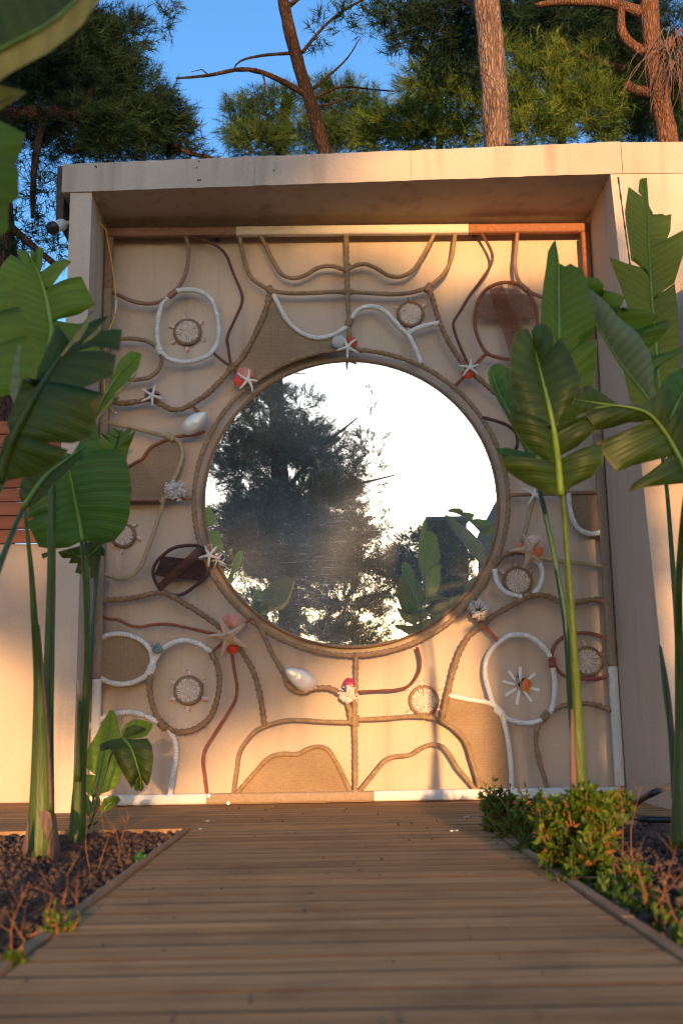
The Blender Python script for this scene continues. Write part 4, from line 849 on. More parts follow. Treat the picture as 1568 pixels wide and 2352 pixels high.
leaf(PR, 'leaf_bluegreen', 'E', [(380, 1970, -1.6), (310, 1780, -1.58), (210, 1610, -1.56), (130, 1440, -1.55), (95, 1330, -1.55)],
     [(0, 370, 1975), (.3, 250, 1740), (.55, 150, 1560), (.8, 90, 1430), (.92, 78, 1370), (1, 100, 1320)], [(0, 385, 1970), (.3, 340, 1760), (.5, 300, 1620), (.7, 265, 1490), (.85, 215, 1340), (.95, 150, 1308), (1, 110, 1315)], sag=.05, rib=.008)
leaf(PR, 'leaf_bluegreen', 'E', [(520, 1980, -1.65), (420, 1950, -1.65), (300, 1930, -1.63), (190, 1890, -1.6), (130, 1860, -1.58)], [(0, 520, 1990), (.5, 330, 1975), (.8, 200, 1940), (1, 128, 1860)], [(0, 520, 1960), (.3, 440, 1880), (.6, 330, 1880), (.85, 200, 1850), (1, 130, 1858)], sag=.02, rib=.006)
stalk(PR, 'H', [(345, 30, -1.95), (360, 90, -1.95), (395, 500, -1.9), (430, 1000, -1.85), (452, 1400, -1.8), (462, 1750, -1.78), (466, 2230, -1.75)], [PXM(13 * .39 * 1, -1.9)] * 2 + [PXM(7, -1.9), PXM(9, -1.8), PXM(14, -1.8), PXM(17, -1.75)])
stalk(PR, 'H', [(190, -60, -1.6), (240, 130, -1.62), (330, 550, -1.66), (385, 900, -1.7), (410, 1300, -1.72), (440, 1700, -1.75), (455, 2230, -1.75)], [PXM(4.5, -1.6), PXM(5.5, -1.6), PXM(6, -1.7), PXM(9, -1.7)], 'stem_bluegreen')
stalk(PR, 'H', [(385, 500, -1.8), (400, 800, -1.78), (418, 1250, -1.76), (440, 1600, -1.75)], [PXM(3.5, -1.8), PXM(5, -1.8), PXM(7, -1.8)])
V = []; m_ = MB(); p = at('H', 428, 1640, -1.84); m_.tube(curve([at('H', 420, 1380, -2.67), at('H', 424, 1600, -2.68), at('H', 432, 1900, -2.67)], .03), [PXM(2.5, -1.8), PXM(5.5, -1.8), PXM(7, -1.8)], 8); m_.build('dry_sheath', 'husk', PR)

# -- right edge plant
PQ = plant(at('H', 1062, 2190, -2.35), 'tall plant at the right edge with a rolled pale leaf and dark lower leaves')
leaf(PQ, 'leaf_yellowgreen', 'E', [(1225, 2050, -1.25), (1200, 1600, -1.25), (1165, 1150, -1.25), (1140, 850, -1.24), (1122, 520, -1.22), (1112, 270, -1.2), (1090, 105, -1.18)],
     [(.1, 1150, 1640), (.22, 1000, 1570), (.3, 962, 1370), (.4, 985, 1150), (.48, 1000, 1000), (.56, 940, 800), (.62, 863, 618), (.625, 980, 660), (.63, 1108, 692), (.635, 1060, 668), (.65, 1004, 640), (.72, 985, 500), (.82, 970, 320), (.885, 988, 165), (.89, 1040, 200), (.9, 1100, 240), (.92, 1080, 225), (.94, 1054, 195), (.97, 1062, 115), (1, 1085, 100)],
     [(.1, 1240, 1640), (.2, 1335, 1560), (.35, 1322, 1300), (.48, 1308, 1000), (.545, 1290, 785), (.55, 1230, 830), (.56, 1165, 865), (.565, 1220, 830), (.59, 1292, 780), (.66, 1340, 610), (.735, 1350, 445), (.74, 1280, 480), (.75, 1205, 535), (.76, 1240, 500), (.8, 1265, 440), (.84, 1272, 332), (.855, 1235, 350), (.86, 1215, 332), (.875, 1150, 358), (.9, 1148, 325), (.92, 1124, 300), (.96, 1118, 200), (1, 1112, 97)], sag=.02, rib=.011)
leaf(PQ, 'leaf_pale', 'E', [(1200, 1700, -2.2), (1110, 1530, -2.2), (950, 1325, -2.22), (800, 1090, -2.25), (700, 930, -2.28), (640, 785, -2.3)], [],
     [(0, 1205, 1690), (.1, 1160, 1560), (.22, 1146, 1400), (.36, 1130, 1250), (.5, 1040, 1125), (.64, 900, 985), (.8, 770, 855), (.93, 680, 780), (1, 638, 760)], sag=.07, rib=.009)
leaf(PQ, 'leaf_green', 'E', [(1180, 1500, -2.1), (1080, 1260, -2.12), (900, 1020, -2.15), (760, 860, -2.2), (650, 775, -2.25)], [],
     [(0, 1200, 1480), (.1, 1170, 1330), (.2, 1345, 1240, .1), (.22, 1340, 1200, .1), (.3, 1150, 1280), (.34, 1100, 1225), (.38, 1190, 1150), (.43, 1268, 1065), (.46, 1250, 1022), (.5, 1140, 1090), (.52, 1040, 1165), (.54, 1110, 1090), (.57, 1185, 1010), (.62, 1090, 970), (.68, 1000, 948), (.74, 915, 985), (.76, 920, 980), (.78, 968, 875), (.8, 900, 845), (.83, 830, 832), (.85, 820, 880), (.87, 828, 800), (.92, 790, 755), (.96, 700, 742), (1, 642, 758)], sag=.03, rib=0)
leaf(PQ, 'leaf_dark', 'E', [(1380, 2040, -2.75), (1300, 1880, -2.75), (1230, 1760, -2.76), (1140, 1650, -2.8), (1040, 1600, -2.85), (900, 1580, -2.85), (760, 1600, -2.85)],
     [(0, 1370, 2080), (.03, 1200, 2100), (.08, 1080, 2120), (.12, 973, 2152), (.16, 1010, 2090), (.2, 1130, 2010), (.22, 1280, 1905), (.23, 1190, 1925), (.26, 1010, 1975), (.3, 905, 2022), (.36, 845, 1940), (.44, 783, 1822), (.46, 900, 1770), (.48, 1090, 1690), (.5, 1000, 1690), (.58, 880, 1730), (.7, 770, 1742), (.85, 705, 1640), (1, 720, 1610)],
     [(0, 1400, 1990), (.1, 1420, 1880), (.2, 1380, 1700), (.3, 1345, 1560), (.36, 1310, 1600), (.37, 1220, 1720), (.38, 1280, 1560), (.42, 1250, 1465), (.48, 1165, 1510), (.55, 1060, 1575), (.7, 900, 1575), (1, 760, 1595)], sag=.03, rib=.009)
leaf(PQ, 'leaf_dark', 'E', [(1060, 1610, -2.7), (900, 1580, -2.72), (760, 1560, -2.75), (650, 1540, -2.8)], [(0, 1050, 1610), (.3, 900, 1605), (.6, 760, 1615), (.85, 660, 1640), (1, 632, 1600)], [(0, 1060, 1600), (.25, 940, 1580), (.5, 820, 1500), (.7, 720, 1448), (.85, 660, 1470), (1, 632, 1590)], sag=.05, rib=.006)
leaf(PQ, 'leaf_bluegreen', 'E', [(1240, 1760, -2.6), (1270, 1650, -2.6), (1340, 1500, -2.6), (1420, 1380, -2.6)], [(0, 1230, 1760), (.2, 1165, 1640), (.45, 1170, 1500), (.7, 1250, 1380), (1, 1420, 1300)], [(0, 1250, 1760), (.3, 1360, 1640), (.6, 1420, 1520), (1, 1450, 1350)], sag=.03, rib=.007)
for pts, rr in (([(950, -120, -1.25), (975, 60, -1.3), (1010, 500, -1.6), (1045, 1000, -2.), (1058, 1500, -2.3), (1062, 2200, -2.35)], (5, 6, 7, 9, 20)), ([(1110, -30, -2.7), (1075, 250, -2.6), (1048, 650, -2.5), (1050, 1000, -2.4), (1062, 1500, -2.35), (1066, 2200, -2.35)], (5, 7, 9, 14, 24)), ([(1090, 1250, -2.3), (1085, 1700, -2.3), (1085, 2200, -2.3)], (10, 18, 24))):
    stalk(PQ, 'H', pts, [PXM(k, -2.) for k in rr])
stalk(PQ, 'H', [(935, 1000, -2.1), (965, 1250, -2.15), (1000, 1500, -2.2), (1030, 1900, -2.3)], [PXM(2, -2.1), PXM(5.5, -2.1), PXM(7, -2.1), PXM(9, -2.1)]); stalk(PQ, 'H', [(945, 1010, -2.12), (985, 1250, -2.17), (1018, 1560, -2.22)], [PXM(1.5, -2.1), PXM(3.5, -2.1), PXM(4, -2.1)], 'husk', 'dry_sheath', 8)

# -- left: plant with the thick ringed stem and the big upright leaf
PL = plant(at('G', 240, 2250, -2.15), 'thick-stemmed plant at the left with a large upright leaf')
leaf(PL, 'leaf_green', 'B', [(470, 1500, -2.3), (530, 1150, -2.25), (545, 950, -2.2), (512, 750, -2.2), (462, 530, -2.18), (410, 380, -2.15), (335, 230, -2.1)],
     [(0, 440, 1500), (.05, 150, 1480), (.15, -60, 1300), (.3, -120, 1000), (.45, -110, 750), (.6, -30, 550), (.7, 12, 400), (.78, 60, 270), (.84, 122, 188), (.86, 180, 250), (.88, 300, 300), (.9, 255, 285), (.93, 215, 220), (.97, 192, 142), (1, 300, 150)],
     [(0, 500, 1500), (.05, 620, 1420), (.15, 900, 1310), (.22, 1068, 1250), (.3, 1060, 1100), (.39, 1022, 910), (.4, 850, 915), (.42, 700, 895), (.44, 560, 862), (.45, 700, 850), (.48, 850, 828), (.52, 1022, 745), (.6, 950, 610), (.68, 868, 433), (.69, 700, 515), (.705, 560, 548), (.715, 485, 556), (.72, 560, 510), (.76, 650, 400), (.79, 765, 275), (.82, 685, 233), (.83, 560, 310), (.84, 415, 382), (.87, 432, 350), (.9, 470, 120, .03), (.93, 400, 120, .03), (.95, 415, 250), (.98, 370, 150), (1, 320, 145)], sag=.05, rib=.016)
stalk(PL, 'G', [(150, 200, -2.35), (158, 300, -2.33), (185, 560, -2.3), (207, 900, -2.25), (228, 1150, -2.2), (240, 1400, -2.18), (246, 1700, -2.16), (246, 2000, -2.15), (240, 2280, -2.15)], [PXM(k, -2.2) for k in (4, 5, 7, 9, 13, 19, 24, 29, 32)])
stalk(PL, 'G', [(310, 0, -2.15), (305, 80, -2.15), (300, 600, -2.12), (286, 1000, -2.1), (276, 1350, -2.1), (275, 1700, -2.1), (280, 2000, -2.12)], [PXM(k, -2.1) for k in (7, 8, 9, 9, 10, 10, 8)])
stalk(PL, 'G', [(324, 60, -2.12), (320, 600, -2.1), (312, 1000, -2.1), (305, 1500, -2.08), (310, 2000, -2.08)], [PXM(k, -2.1) for k in (3, 3.5, 4.5, 5, 5)], 'stem_bluegreen')
for pts, rr in (([(232, 880, -2.25), (245, 1050, -2.22), (262, 1280, -2.2), (285, 1600, -2.18), (300, 1950, -2.17)], (1.5, 3, 4, 4, 4)), ([(320, 870, -2.1), (318, 1100, -2.08), (308, 1500, -2.06), (312, 1900, -2.06)], (1, 2, 3, 3))): stalk(PL, 'G', pts, [PXM(k, -2.15) for k in rr], 'husk', 'dry_sheath', 7)
def flap(pts, Y, parent):
    P = [at('G', x, y, Y + dy) for x, y, dy in pts]; bm_ = MB(); V = P + [p + np.array([0, .012, 0]) for p in P]; n = len(P)
    bm_.add(V, [tuple(range(n)), tuple(range(n, 2 * n))[::-1]] + [(i, (i + 1) % n, n + (i + 1) % n, n + i)[::-1] for i in range(n)]); bm_.build('dry_sheath', 'husk', parent, False)
flap([(232, 1985, -.03), (262, 1965, -.04), (300, 1990, -.03), (310, 2060, -.02), (300, 2110, -.02), (280, 2150, -.03), (262, 2120, -.05), (245, 2060, -.05)], -2.28, PL); flap([(325, 1990, 0), (335, 2080, 0), (350, 2180, .02), (352, 2260, .02), (330, 2270, 0), (300, 2250, -.02), (270, 2230, -.04), (290, 2160, -.04), (312, 2080, -.02)], -2.27, PL); flap([(170, 2020, 0), (150, 2120, 0), (130, 2200, .02), (145, 2260, 0), (165, 2200, -.02)], -2.28, PL)

# -- left: plant with the broad drooping leaf
PM = plant(at('G', 440, 2160, -1.7), 'slim plant at the left with one broad rounded leaf, behind the thick stem')
leaf(PM, 'leaf_bluegreen', 'D', [(192, 1245, -1.85), (183, 1195, -1.86), (174, 1150, -1.88), (163, 1095, -1.9), (156, 1060, -1.9), (150, 1035, -1.88)],
     [(0, 188, 1243), (.02, 160, 1258), (.06, 120, 1262), (.12, 95, 1259), (.25, 80, 1230), (.4, 68, 1205), (.41, 110, 1190), (.42, 68, 1195), (.6, 72, 1160), (.8, 98, 1105), (1, 145, 1030)],
     [(0, 195, 1238), (.015, 215, 1247), (.05, 240, 1250), (.1, 266, 1245), (.2, 290, 1220), (.35, 303, 1181), (.5, 306, 1130), (.65, 304, 1100), (.8, 294, 1059), (.9, 286, 1038), (.95, 230, 1055), (1, 158, 1070)], sag=.06, rib=.011)
leaf(PM, 'leaf_bluegreen', 'C', [(720, 900, -1.55), (800, 780, -1.55), (900, 600, -1.55), (960, 480, -1.55)], [], [(0, 760, 940), (.15, 1062, 870), (.4, 1045, 700), (.7, 1032, 560), (1, 1000, 480)], sag=.03, rib=.006)
leaf(PM, 'leaf_green', 'C', [(1190, 840, -1.35), (1230, 700, -1.34), (1262, 590, -1.32)],
     [(0, 1180, 860), (.03, 1060, 870), (.1, 1060, 810), (.12, 1130, 800), (.15, 1040, 780), (.3, 1032, 650), (.34, 1090, 680), (.4, 1160, 720), (.42, 1100, 670), (.5, 1048, 605), (.55, 1100, 650), (.6, 1150, 690), (.62, 1100, 620), (.68, 1110, 590), (.75, 1160, 640), (.8, 1222, 700), (.85, 1185, 640), (.9, 1165, 560), (.95, 1190, 550), (.96, 1235, 640), (.97, 1235, 590), (1, 1245, 568)],
     [(0, 1200, 860), (.05, 1330, 880), (.2, 1350, 760), (.35, 1430, 585, -.03), (.4, 1395, 620), (.5, 1310, 718), (.55, 1360, 620), (.65, 1388, 575), (.72, 1350, 548), (.8, 1265, 660), (.88, 1295, 620), (.95, 1290, 580), (1, 1262, 570)], sag=.02, rib=.006, ribmat='stem_bluegreen')
leaf(PM, 'leaf_dark', 'G', [(592, 410, -1.6), (560, 450, -1.6), (500, 490, -1.6), (440, 470, -1.62), (350, 452, -1.65)],
     [(0, 620, 440), (.1, 615, 480), (.15, 590, 470), (.2, 560, 600), (.3, 535, 615), (.35, 530, 540), (.4, 480, 585), (.48, 445, 575), (.52, 460, 520), (.6, 405, 520), (.68, 420, 490), (.8, 370, 490), (1, 342, 455)], [(0, 610, 405), (.3, 540, 390), (.6, 460, 420), (.9, 370, 445), (1, 345, 450)], sag=.02, rib=.005)
leaf(PM, 'leaf_dark', 'G', [(330, 452, -1.65), (290, 460, -1.65), (245, 470, -1.65)], [(0, 330, 470), (.4, 280, 480), (.8, 255, 495), (1, 245, 470)], [(0, 330, 448), (.5, 285, 452), (1, 247, 462)], sag=.01, rib=0)
stalk(PM, 'G', [(470, 260, -1.85), (480, 380, -1.85), (500, 620, -1.82), (512, 1000, -1.78), (495, 1450, -1.74), (470, 1800, -1.72), (450, 2180, -1.7)], [PXM(k, -1.8) for k in (3.5, 5, 6, 7, 10, 15, 20)])
stalk(PM, 'G', [(595, 400, -1.6), (562, 700, -1.62), (532, 1100, -1.66), (505, 1500, -1.7), (490, 1800, -1.7)], [PXM(k, -1.65) for k in (3.5, 4, 5, 6, 6)], 'stem_bluegreen'); stalk(PM, 'G', [(505, 390, -1.72), (520, 600, -1.72), (522, 900, -1.72), (512, 1200, -1.72)], [PXM(3.5, -1.7)] * 2 + [PXM(4, -1.7)])
stalk(PM, 'G', [(470, 1330, -1.8), (468, 1500, -1.78), (462, 1800, -1.75)], [PXM(k, -1.78) for k in (5, 6, 7)]); stalk(PM, 'G', [(458, 1205, -1.81), (463, 1270, -1.81), (468, 1335, -1.8)], [PXM(k, -1.8) for k in (1.5, 4, 5)], 'stub_cut', 'cut_stub')
stalk(PM, 'G', [(500, 1480, -1.68), (502, 1700, -1.68), (498, 2100, -1.67)], [PXM(k, -1.7) for k in (2, 3, 3)], 'husk', 'dry_sheath', 7)

# -- young plant near the wall
PS = plant(at('D', 192, 1893, -1.45), 'young bright yellow-green plant by the white bottom bar on the left')
leaf(PS, 'leaf_young', 'd', [(295, 1530, -1.2), (380, 1150, -1.18), (450, 800, -1.15), (530, 480, -1.1), (580, 155, -1.05)],
     [(0, 280, 1520), (.03, 215, 1480), (.1, 163, 1400), (.22, 172, 1175), (.23, 260, 1165), (.235, 350, 1185), (.25, 300, 1160), (.3, 180, 1060), (.42, 182, 850), (.5, 230, 720), (.62, 345, 530), (.72, 405, 410), (.85, 480, 270), (.95, 535, 165), (1, 580, 150)],
     [(0, 310, 1520), (.03, 420, 1470), (.08, 520, 1440), (.14, 640, 1380), (.22, 710, 1290), (.32, 742, 1130), (.46, 742, 820), (.6, 728, 600), (.72, 702, 430), (.84, 668, 290), (.94, 625, 190), (1, 582, 150)], sag=.03, rib=.008)
leaf(PS, 'leaf_dark', 'd', [(760, 600, -1.42), (860, 710, -1.44), (930, 870, -1.45), (985, 1050, -1.45), (1030, 1210, -1.44), (1042, 1430, -1.42)],
     [(0, 740, 602), (.05, 590, 620), (.1, 400, 690, .05), (.14, 415, 810, .05), (.17, 525, 735), (.25, 600, 830), (.4, 685, 1010), (.55, 800, 1230), (.66, 908, 1388), (.68, 912, 1290), (.72, 985, 1110), (.74, 925, 1300), (.8, 935, 1400), (.86, 985, 1438), (.88, 985, 1360), (.9, 1000, 1410), (1, 1040, 1438)],
     [(0, 780, 600), (.05, 960, 620), (.1, 1140, 600), (.2, 1222, 720), (.32, 1238, 900), (.46, 1222, 1100), (.58, 1180, 1280), (.66, 1135, 1348), (.72, 1090, 1290), (.75, 1045, 1240), (.78, 1070, 1300), (.85, 1082, 1380), (1, 1045, 1438)], sag=.04, rib=.006)
leaf(PS, 'leaf_young', 'd', [(735, 600, -1.35), (850, 560, -1.33), (1000, 480, -1.3), (1225, 375, -1.25)], [(0, 730, 590), (.1, 735, 490), (.25, 800, 380), (.45, 900, 320), (.6, 990, 298), (.8, 1120, 335), (1, 1222, 370)], [(0, 740, 605), (.3, 940, 612), (.55, 1060, 590), (.75, 1130, 560), (.9, 1200, 460), (1, 1228, 385)], sag=.03, rib=.004)
leaf(PS, 'leaf_dark', 'd', [(760, 600, -1.4), (900, 560, -1.4), (1110, 460, -1.38)], [(0, 750, 590), (.2, 800, 440), (.5, 920, 390), (.8, 1050, 410), (1, 1110, 450)], [(0, 770, 605), (.4, 960, 550), (1, 1120, 480)], sag=.03, rib=0)
leaf(PS, 'leaf_green', 'd', [(430, 1780, -1.5), (510, 1650, -1.5), (600, 1600, -1.5), (718, 1572, -1.48)], [(0, 425, 1775), (.1, 408, 1670), (.3, 460, 1545), (.6, 600, 1493), (.85, 680, 1510), (1, 718, 1570)], [(0, 440, 1780), (.3, 510, 1740), (.6, 620, 1680), (.85, 690, 1610), (1, 718, 1576)], sag=.03, rib=.004)
leaf(PS, 'leaf_green', 'd', [(250, 1850, -1.4), (230, 1650, -1.4), (190, 1480, -1.38)], [(0, 240, 1860), (.4, 165, 1750), (1, 170, 1480)], [(0, 270, 1850), (.5, 290, 1650), (1, 200, 1500)], sag=.03, rib=.004); leaf(PS, 'leaf_green', 'd', [(300, 1800, -1.4), (350, 1680, -1.4), (390, 1540, -1.38)], [(0, 290, 1800), (.5, 300, 1640), (1, 380, 1540)], [(0, 310, 1810), (.5, 410, 1660), (1, 395, 1540)], sag=.02, rib=.004)
stalk(PS, 'd', [(600, 800, -1.42), (570, 860, -1.41), (470, 1180, -1.42), (360, 1500, -1.45), (240, 1930, -1.46), (200, 2010, -1.46)], [PXM(k, -1.4) for k in (2.2, 3, 3.5, 4.5, 5)]); stalk(PS, 'd', [(300, 1500, -1.22), (270, 1700, -1.35), (220, 1950, -1.45)], [PXM(k, -1.4) for k in (2.5, 3.5, 4)]); stalk(PS, 'd', [(435, 1770, -1.5), (390, 1850, -1.5), (300, 1960, -1.48)], [PXM(k, -1.4) for k in (1.3, 2, 2.5)])
stalk(PS, 'd', [(725, 600, -1.38), (640, 700, -1.4), (590, 830, -1.42)], [PXM(2, -1.4)] * 2)

# -- foreground plant on the left, out of focus
PF = plant(at('D', -140, 2300, -3.7), 'dark foreground plant at the left edge, out of focus')
leaf(PF, 'leaf_dark', 'F', [(0, 2030, -3.4), (60, 1830, -3.42), (150, 1610, -3.45), (300, 1330, -3.45), (430, 1130, -3.4), (560, 950, -3.35), (700, 750, -3.3)],  # dark material puts this leaf's shade into its colour
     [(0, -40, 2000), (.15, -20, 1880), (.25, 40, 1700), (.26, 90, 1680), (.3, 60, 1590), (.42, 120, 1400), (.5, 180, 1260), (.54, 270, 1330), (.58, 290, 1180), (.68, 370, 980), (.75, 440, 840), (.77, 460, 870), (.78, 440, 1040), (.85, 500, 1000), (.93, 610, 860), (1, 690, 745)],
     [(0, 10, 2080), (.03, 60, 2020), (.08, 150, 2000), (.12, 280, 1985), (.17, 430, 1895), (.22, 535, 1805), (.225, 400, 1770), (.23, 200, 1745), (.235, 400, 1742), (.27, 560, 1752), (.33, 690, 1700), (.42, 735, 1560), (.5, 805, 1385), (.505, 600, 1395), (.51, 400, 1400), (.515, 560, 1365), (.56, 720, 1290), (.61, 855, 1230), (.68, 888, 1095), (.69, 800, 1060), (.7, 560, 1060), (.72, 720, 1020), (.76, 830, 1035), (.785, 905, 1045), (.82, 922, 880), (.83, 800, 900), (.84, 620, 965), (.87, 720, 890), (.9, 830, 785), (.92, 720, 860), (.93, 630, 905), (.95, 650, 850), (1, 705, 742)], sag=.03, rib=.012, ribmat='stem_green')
leaf(PF, 'leaf_green', 'F', [(-130, 1400, -3.1), (-110, 1100, -3.1), (-90, 800, -3.08), (-70, 520, -3.05)], [], [(0, -100, 1420), (.1, 150, 1350), (.2, 265, 1185), (.32, 276, 1050), (.4, 245, 940), (.42, 120, 985), (.44, -60, 1020), (.46, 100, 990), (.5, 205, 935), (.58, 212, 830), (.68, 157, 712), (.7, 80, 760), (.72, -60, 830), (.74, 60, 740), (.8, 103, 680), (.86, 106, 600), (.95, 45, 485), (1, -60, 480)], sag=.02, rib=.01)
leaf(PF, 'leaf_green', 'F', [(700, 1570, -2.4), (780, 1400, -2.38), (900, 1220, -2.35), (1058, 1065, -2.3)], [(0, 690, 1560), (.2, 740, 1440), (.25, 800, 1400), (.45, 815, 1330), (.6, 860, 1210), (.75, 905, 1110), (.9, 990, 1045), (1, 1062, 1062)], [(0, 720, 1570), (.1, 800, 1490), (.18, 915, 1395), (.22, 850, 1410), (.35, 870, 1360), (.55, 955, 1285), (.8, 1040, 1180), (1, 1070, 1075)], sag=.05, rib=.006)
leaf(PF, 'leaf_pale', 'F', [(160, 1560, -3.2), (140, 1350, -3.2), (130, 1150, -3.2), (150, 1000, -3.2)], [(0, 150, 1570), (.4, 75, 1350), (.7, 100, 1150), (1, 145, 990)], [(0, 180, 1560), (.4, 150, 1340), (.7, 150, 1150), (1, 160, 1000)], sag=.02, rib=0)
leaf(PF, 'leaf_dark', 'C', [(240, 1400, -3.0), (310, 1290, -3.0), (480, 1060, -2.98), (680, 900, -2.95), (905, 745, -2.9)], [(0, 225, 1420), (.08, 245, 1330), (.12, 205, 1275), (.25, 222, 1100), (.45, 380, 1010), (.65, 580, 900), (.85, 730, 850), (1, 900, 745)], [(0, 270, 1400), (.05, 350, 1370), (.15, 420, 1310), (.35, 560, 1150), (.55, 700, 1030), (.7, 770, 960), (.85, 830, 850), (1, 908, 745)], sag=.03, rib=.008)
stalk(PF, 'C', [(300, 1300, -3.0), (245, 1400, -3.0), (130, 1660, -3.05), (-20, 2050, -3.15), (-150, 2600, -3.3), (-230, 3600, -3.6)], [PXM(k, -3.) for k in (5, 7, 8, 9, 12, 16)]); stalk(PF, 'D', [(5, 1105, -3.4), (-60, 1300, -3.45), (-110, 1700, -3.6), (-140, 2300, -3.7)], [PXM(k, -3.4) for k in (7, 10, 16, 30)])
leaf(PF, 'leaf_yellow_sunlit', 'F', [(455, 1080, -3.42), (560, 930, -3.4), (640, 830, -3.38), (694, 752, -3.36)], [], [(0, 470, 1085), (.25, 545, 1000), (.5, 605, 960), (.75, 655, 880), (1, 696, 752)], sag=.01, rib=0)  # these strips carry the sunlit leaf edges as gold colour
leaf(PF, 'leaf_yellow_sunlit', 'F', [(620, 985, -3.42), (700, 905, -3.42), (775, 850, -3.4)], [], [(0, 625, 990), (.4, 700, 945), (.7, 750, 900), (1, 778, 848)], sag=.01, rib=0)
leaf(PF, 'leaf_yellow_sunlit', 'F', [(730, 1545, -2.44), (790, 1460, -2.42), (900, 1340, -2.4), (1000, 1250, -2.38), (1062, 1120, -2.34)], [], [(0, 738, 1552), (.3, 815, 1470), (.55, 915, 1352), (.8, 1012, 1258), (1, 1072, 1115)], sag=.005, rib=0)
# two leaves hanging in from the corner, close to the lens
PC = plant(at('D', -420, 2900, -4.6), 'blurred foreground leaf with edge coloured sunlit gold in the upper left corner')
CM = [(-260, 340, -4.3), (-120, 190, -4.35), (0, 120, -4.4), (110, 60, -4.42), (200, -20, -4.4), (300, -140, -4.35)]
leaf(PC, 'leaf_dark', 'D', CM, [(0, -300, 280), (.2, -200, 60), (.5, -40, -160), (.8, 150, -260), (1, 290, -160)], [], sag=.02, rib=.006)  # shaded half of the blade, its shade put into the dark colour
leaf(PC, 'leaf_yellow_sunlit', 'D', CM, [], [(0, -240, 350), (.15, -130, 270), (.35, -20, 200), (.45, 30, 165), (.6, 110, 125), (.75, 190, 60), (.88, 240, -10), (1, 305, -140)], sag=.01, rib=0, wav=.004)  # sunlit half of the same blade, sunlight put into the gold colour
leaf(PC, 'leaf_yellow_sunlit', 'D', [(-200, 330, -4.3), (-90, 280, -4.3), (0, 240, -4.3), (60, 212, -4.3)], [(0, -200, 300), (.5, -60, 220), (.8, 0, 198), (1, 60, 210)], [(0, -190, 350), (.5, -50, 300), (.8, 0, 255), (1, 60, 214)], sag=.01, rib=.004)
leaf(PC, 'leaf_green', 'D', [(-120, 620, -4.0), (-100, 500, -4.0), (-70, 380, -4.0), (-40, 260, -4.0)], [], [(0, -100, 620), (.15, -10, 560), (.3, 22, 530), (.45, 20, 470), (.5, 44, 455), (.62, 48, 400), (.72, 35, 380), (.8, 62, 312), (.88, 20, 290), (1, -40, 255)], sag=.02, rib=.008)
stalk(PC, 'D', [(-255, 340, -4.3), (-330, 700, -4.4), (-400, 1600, -4.55), (-420, 2900, -4.6)], [.008, .012, .02, .035])

# ------------------------------------------------------------------ needle and leaf masses
def raw_mesh(name, V, T, tint, material, parent=None):
    V = np.asarray(V, np.float32)
    if parent is not None: V = V - wpos(parent).astype(np.float32)
    me = bpy.data.meshes.new(name); nf = len(T); k = T.shape[1]
    me.vertices.add(len(V)); me.vertices.foreach_set('co', V.ravel())
    me.loops.add(nf * k); me.loops.foreach_set('vertex_index', T.astype(np.int32).ravel())
    me.polygons.add(nf); me.polygons.foreach_set('loop_start', np.arange(0, nf * k, k, dtype=np.int32)); me.polygons.foreach_set('loop_total', np.full(nf, k, dtype=np.int32))
    at_ = me.attributes.new('tint', 'FLOAT_COLOR', 'POINT'); at_.data.foreach_set('color', np.c_[tint, np.ones(len(tint))].astype(np.float32).ravel())
    me.update(calc_edges=True); me.materials.append(MATS[material])
    o = bpy.data.objects.new(name, me); COL.objects.link(o); o.parent = parent; return o
def needles(C, AX, tint, ln=.13, wd=.0042, per=16, spread=.75):
    """C tuft places, AX tuft axes: each tuft is a brush of single long needles"""
    N = len(C); d = AX[:, None, :] + RNG.normal(0, spread, (N, per, 3)); d /= np.linalg.norm(d, axis=2)[..., None]
    st = C[:, None, :] + AX[:, None, :] * RNG.uniform(-.5, .5, (N, per, 1)) * ln; L = ln * RNG.uniform(.7, 1.15, (N, per, 1))
    sd = np.cross(d, RNG.normal(0, 1, (N, per, 3))); sd /= np.linalg.norm(sd, axis=2)[..., None]; sd *= wd * .5
    V = np.stack([st - sd, st + sd, st + d * L + np.array([0, 0, -.02 * ln])], 2).reshape(-1, 3)
    tc = (tint[:, None, :] * RNG.uniform(.75, 1.25, (N, per, 1))).repeat(3, axis=1).reshape(-1, 3)
    return V, np.arange(len(V)).reshape(-1, 3), np.clip(tc, 0, 1)
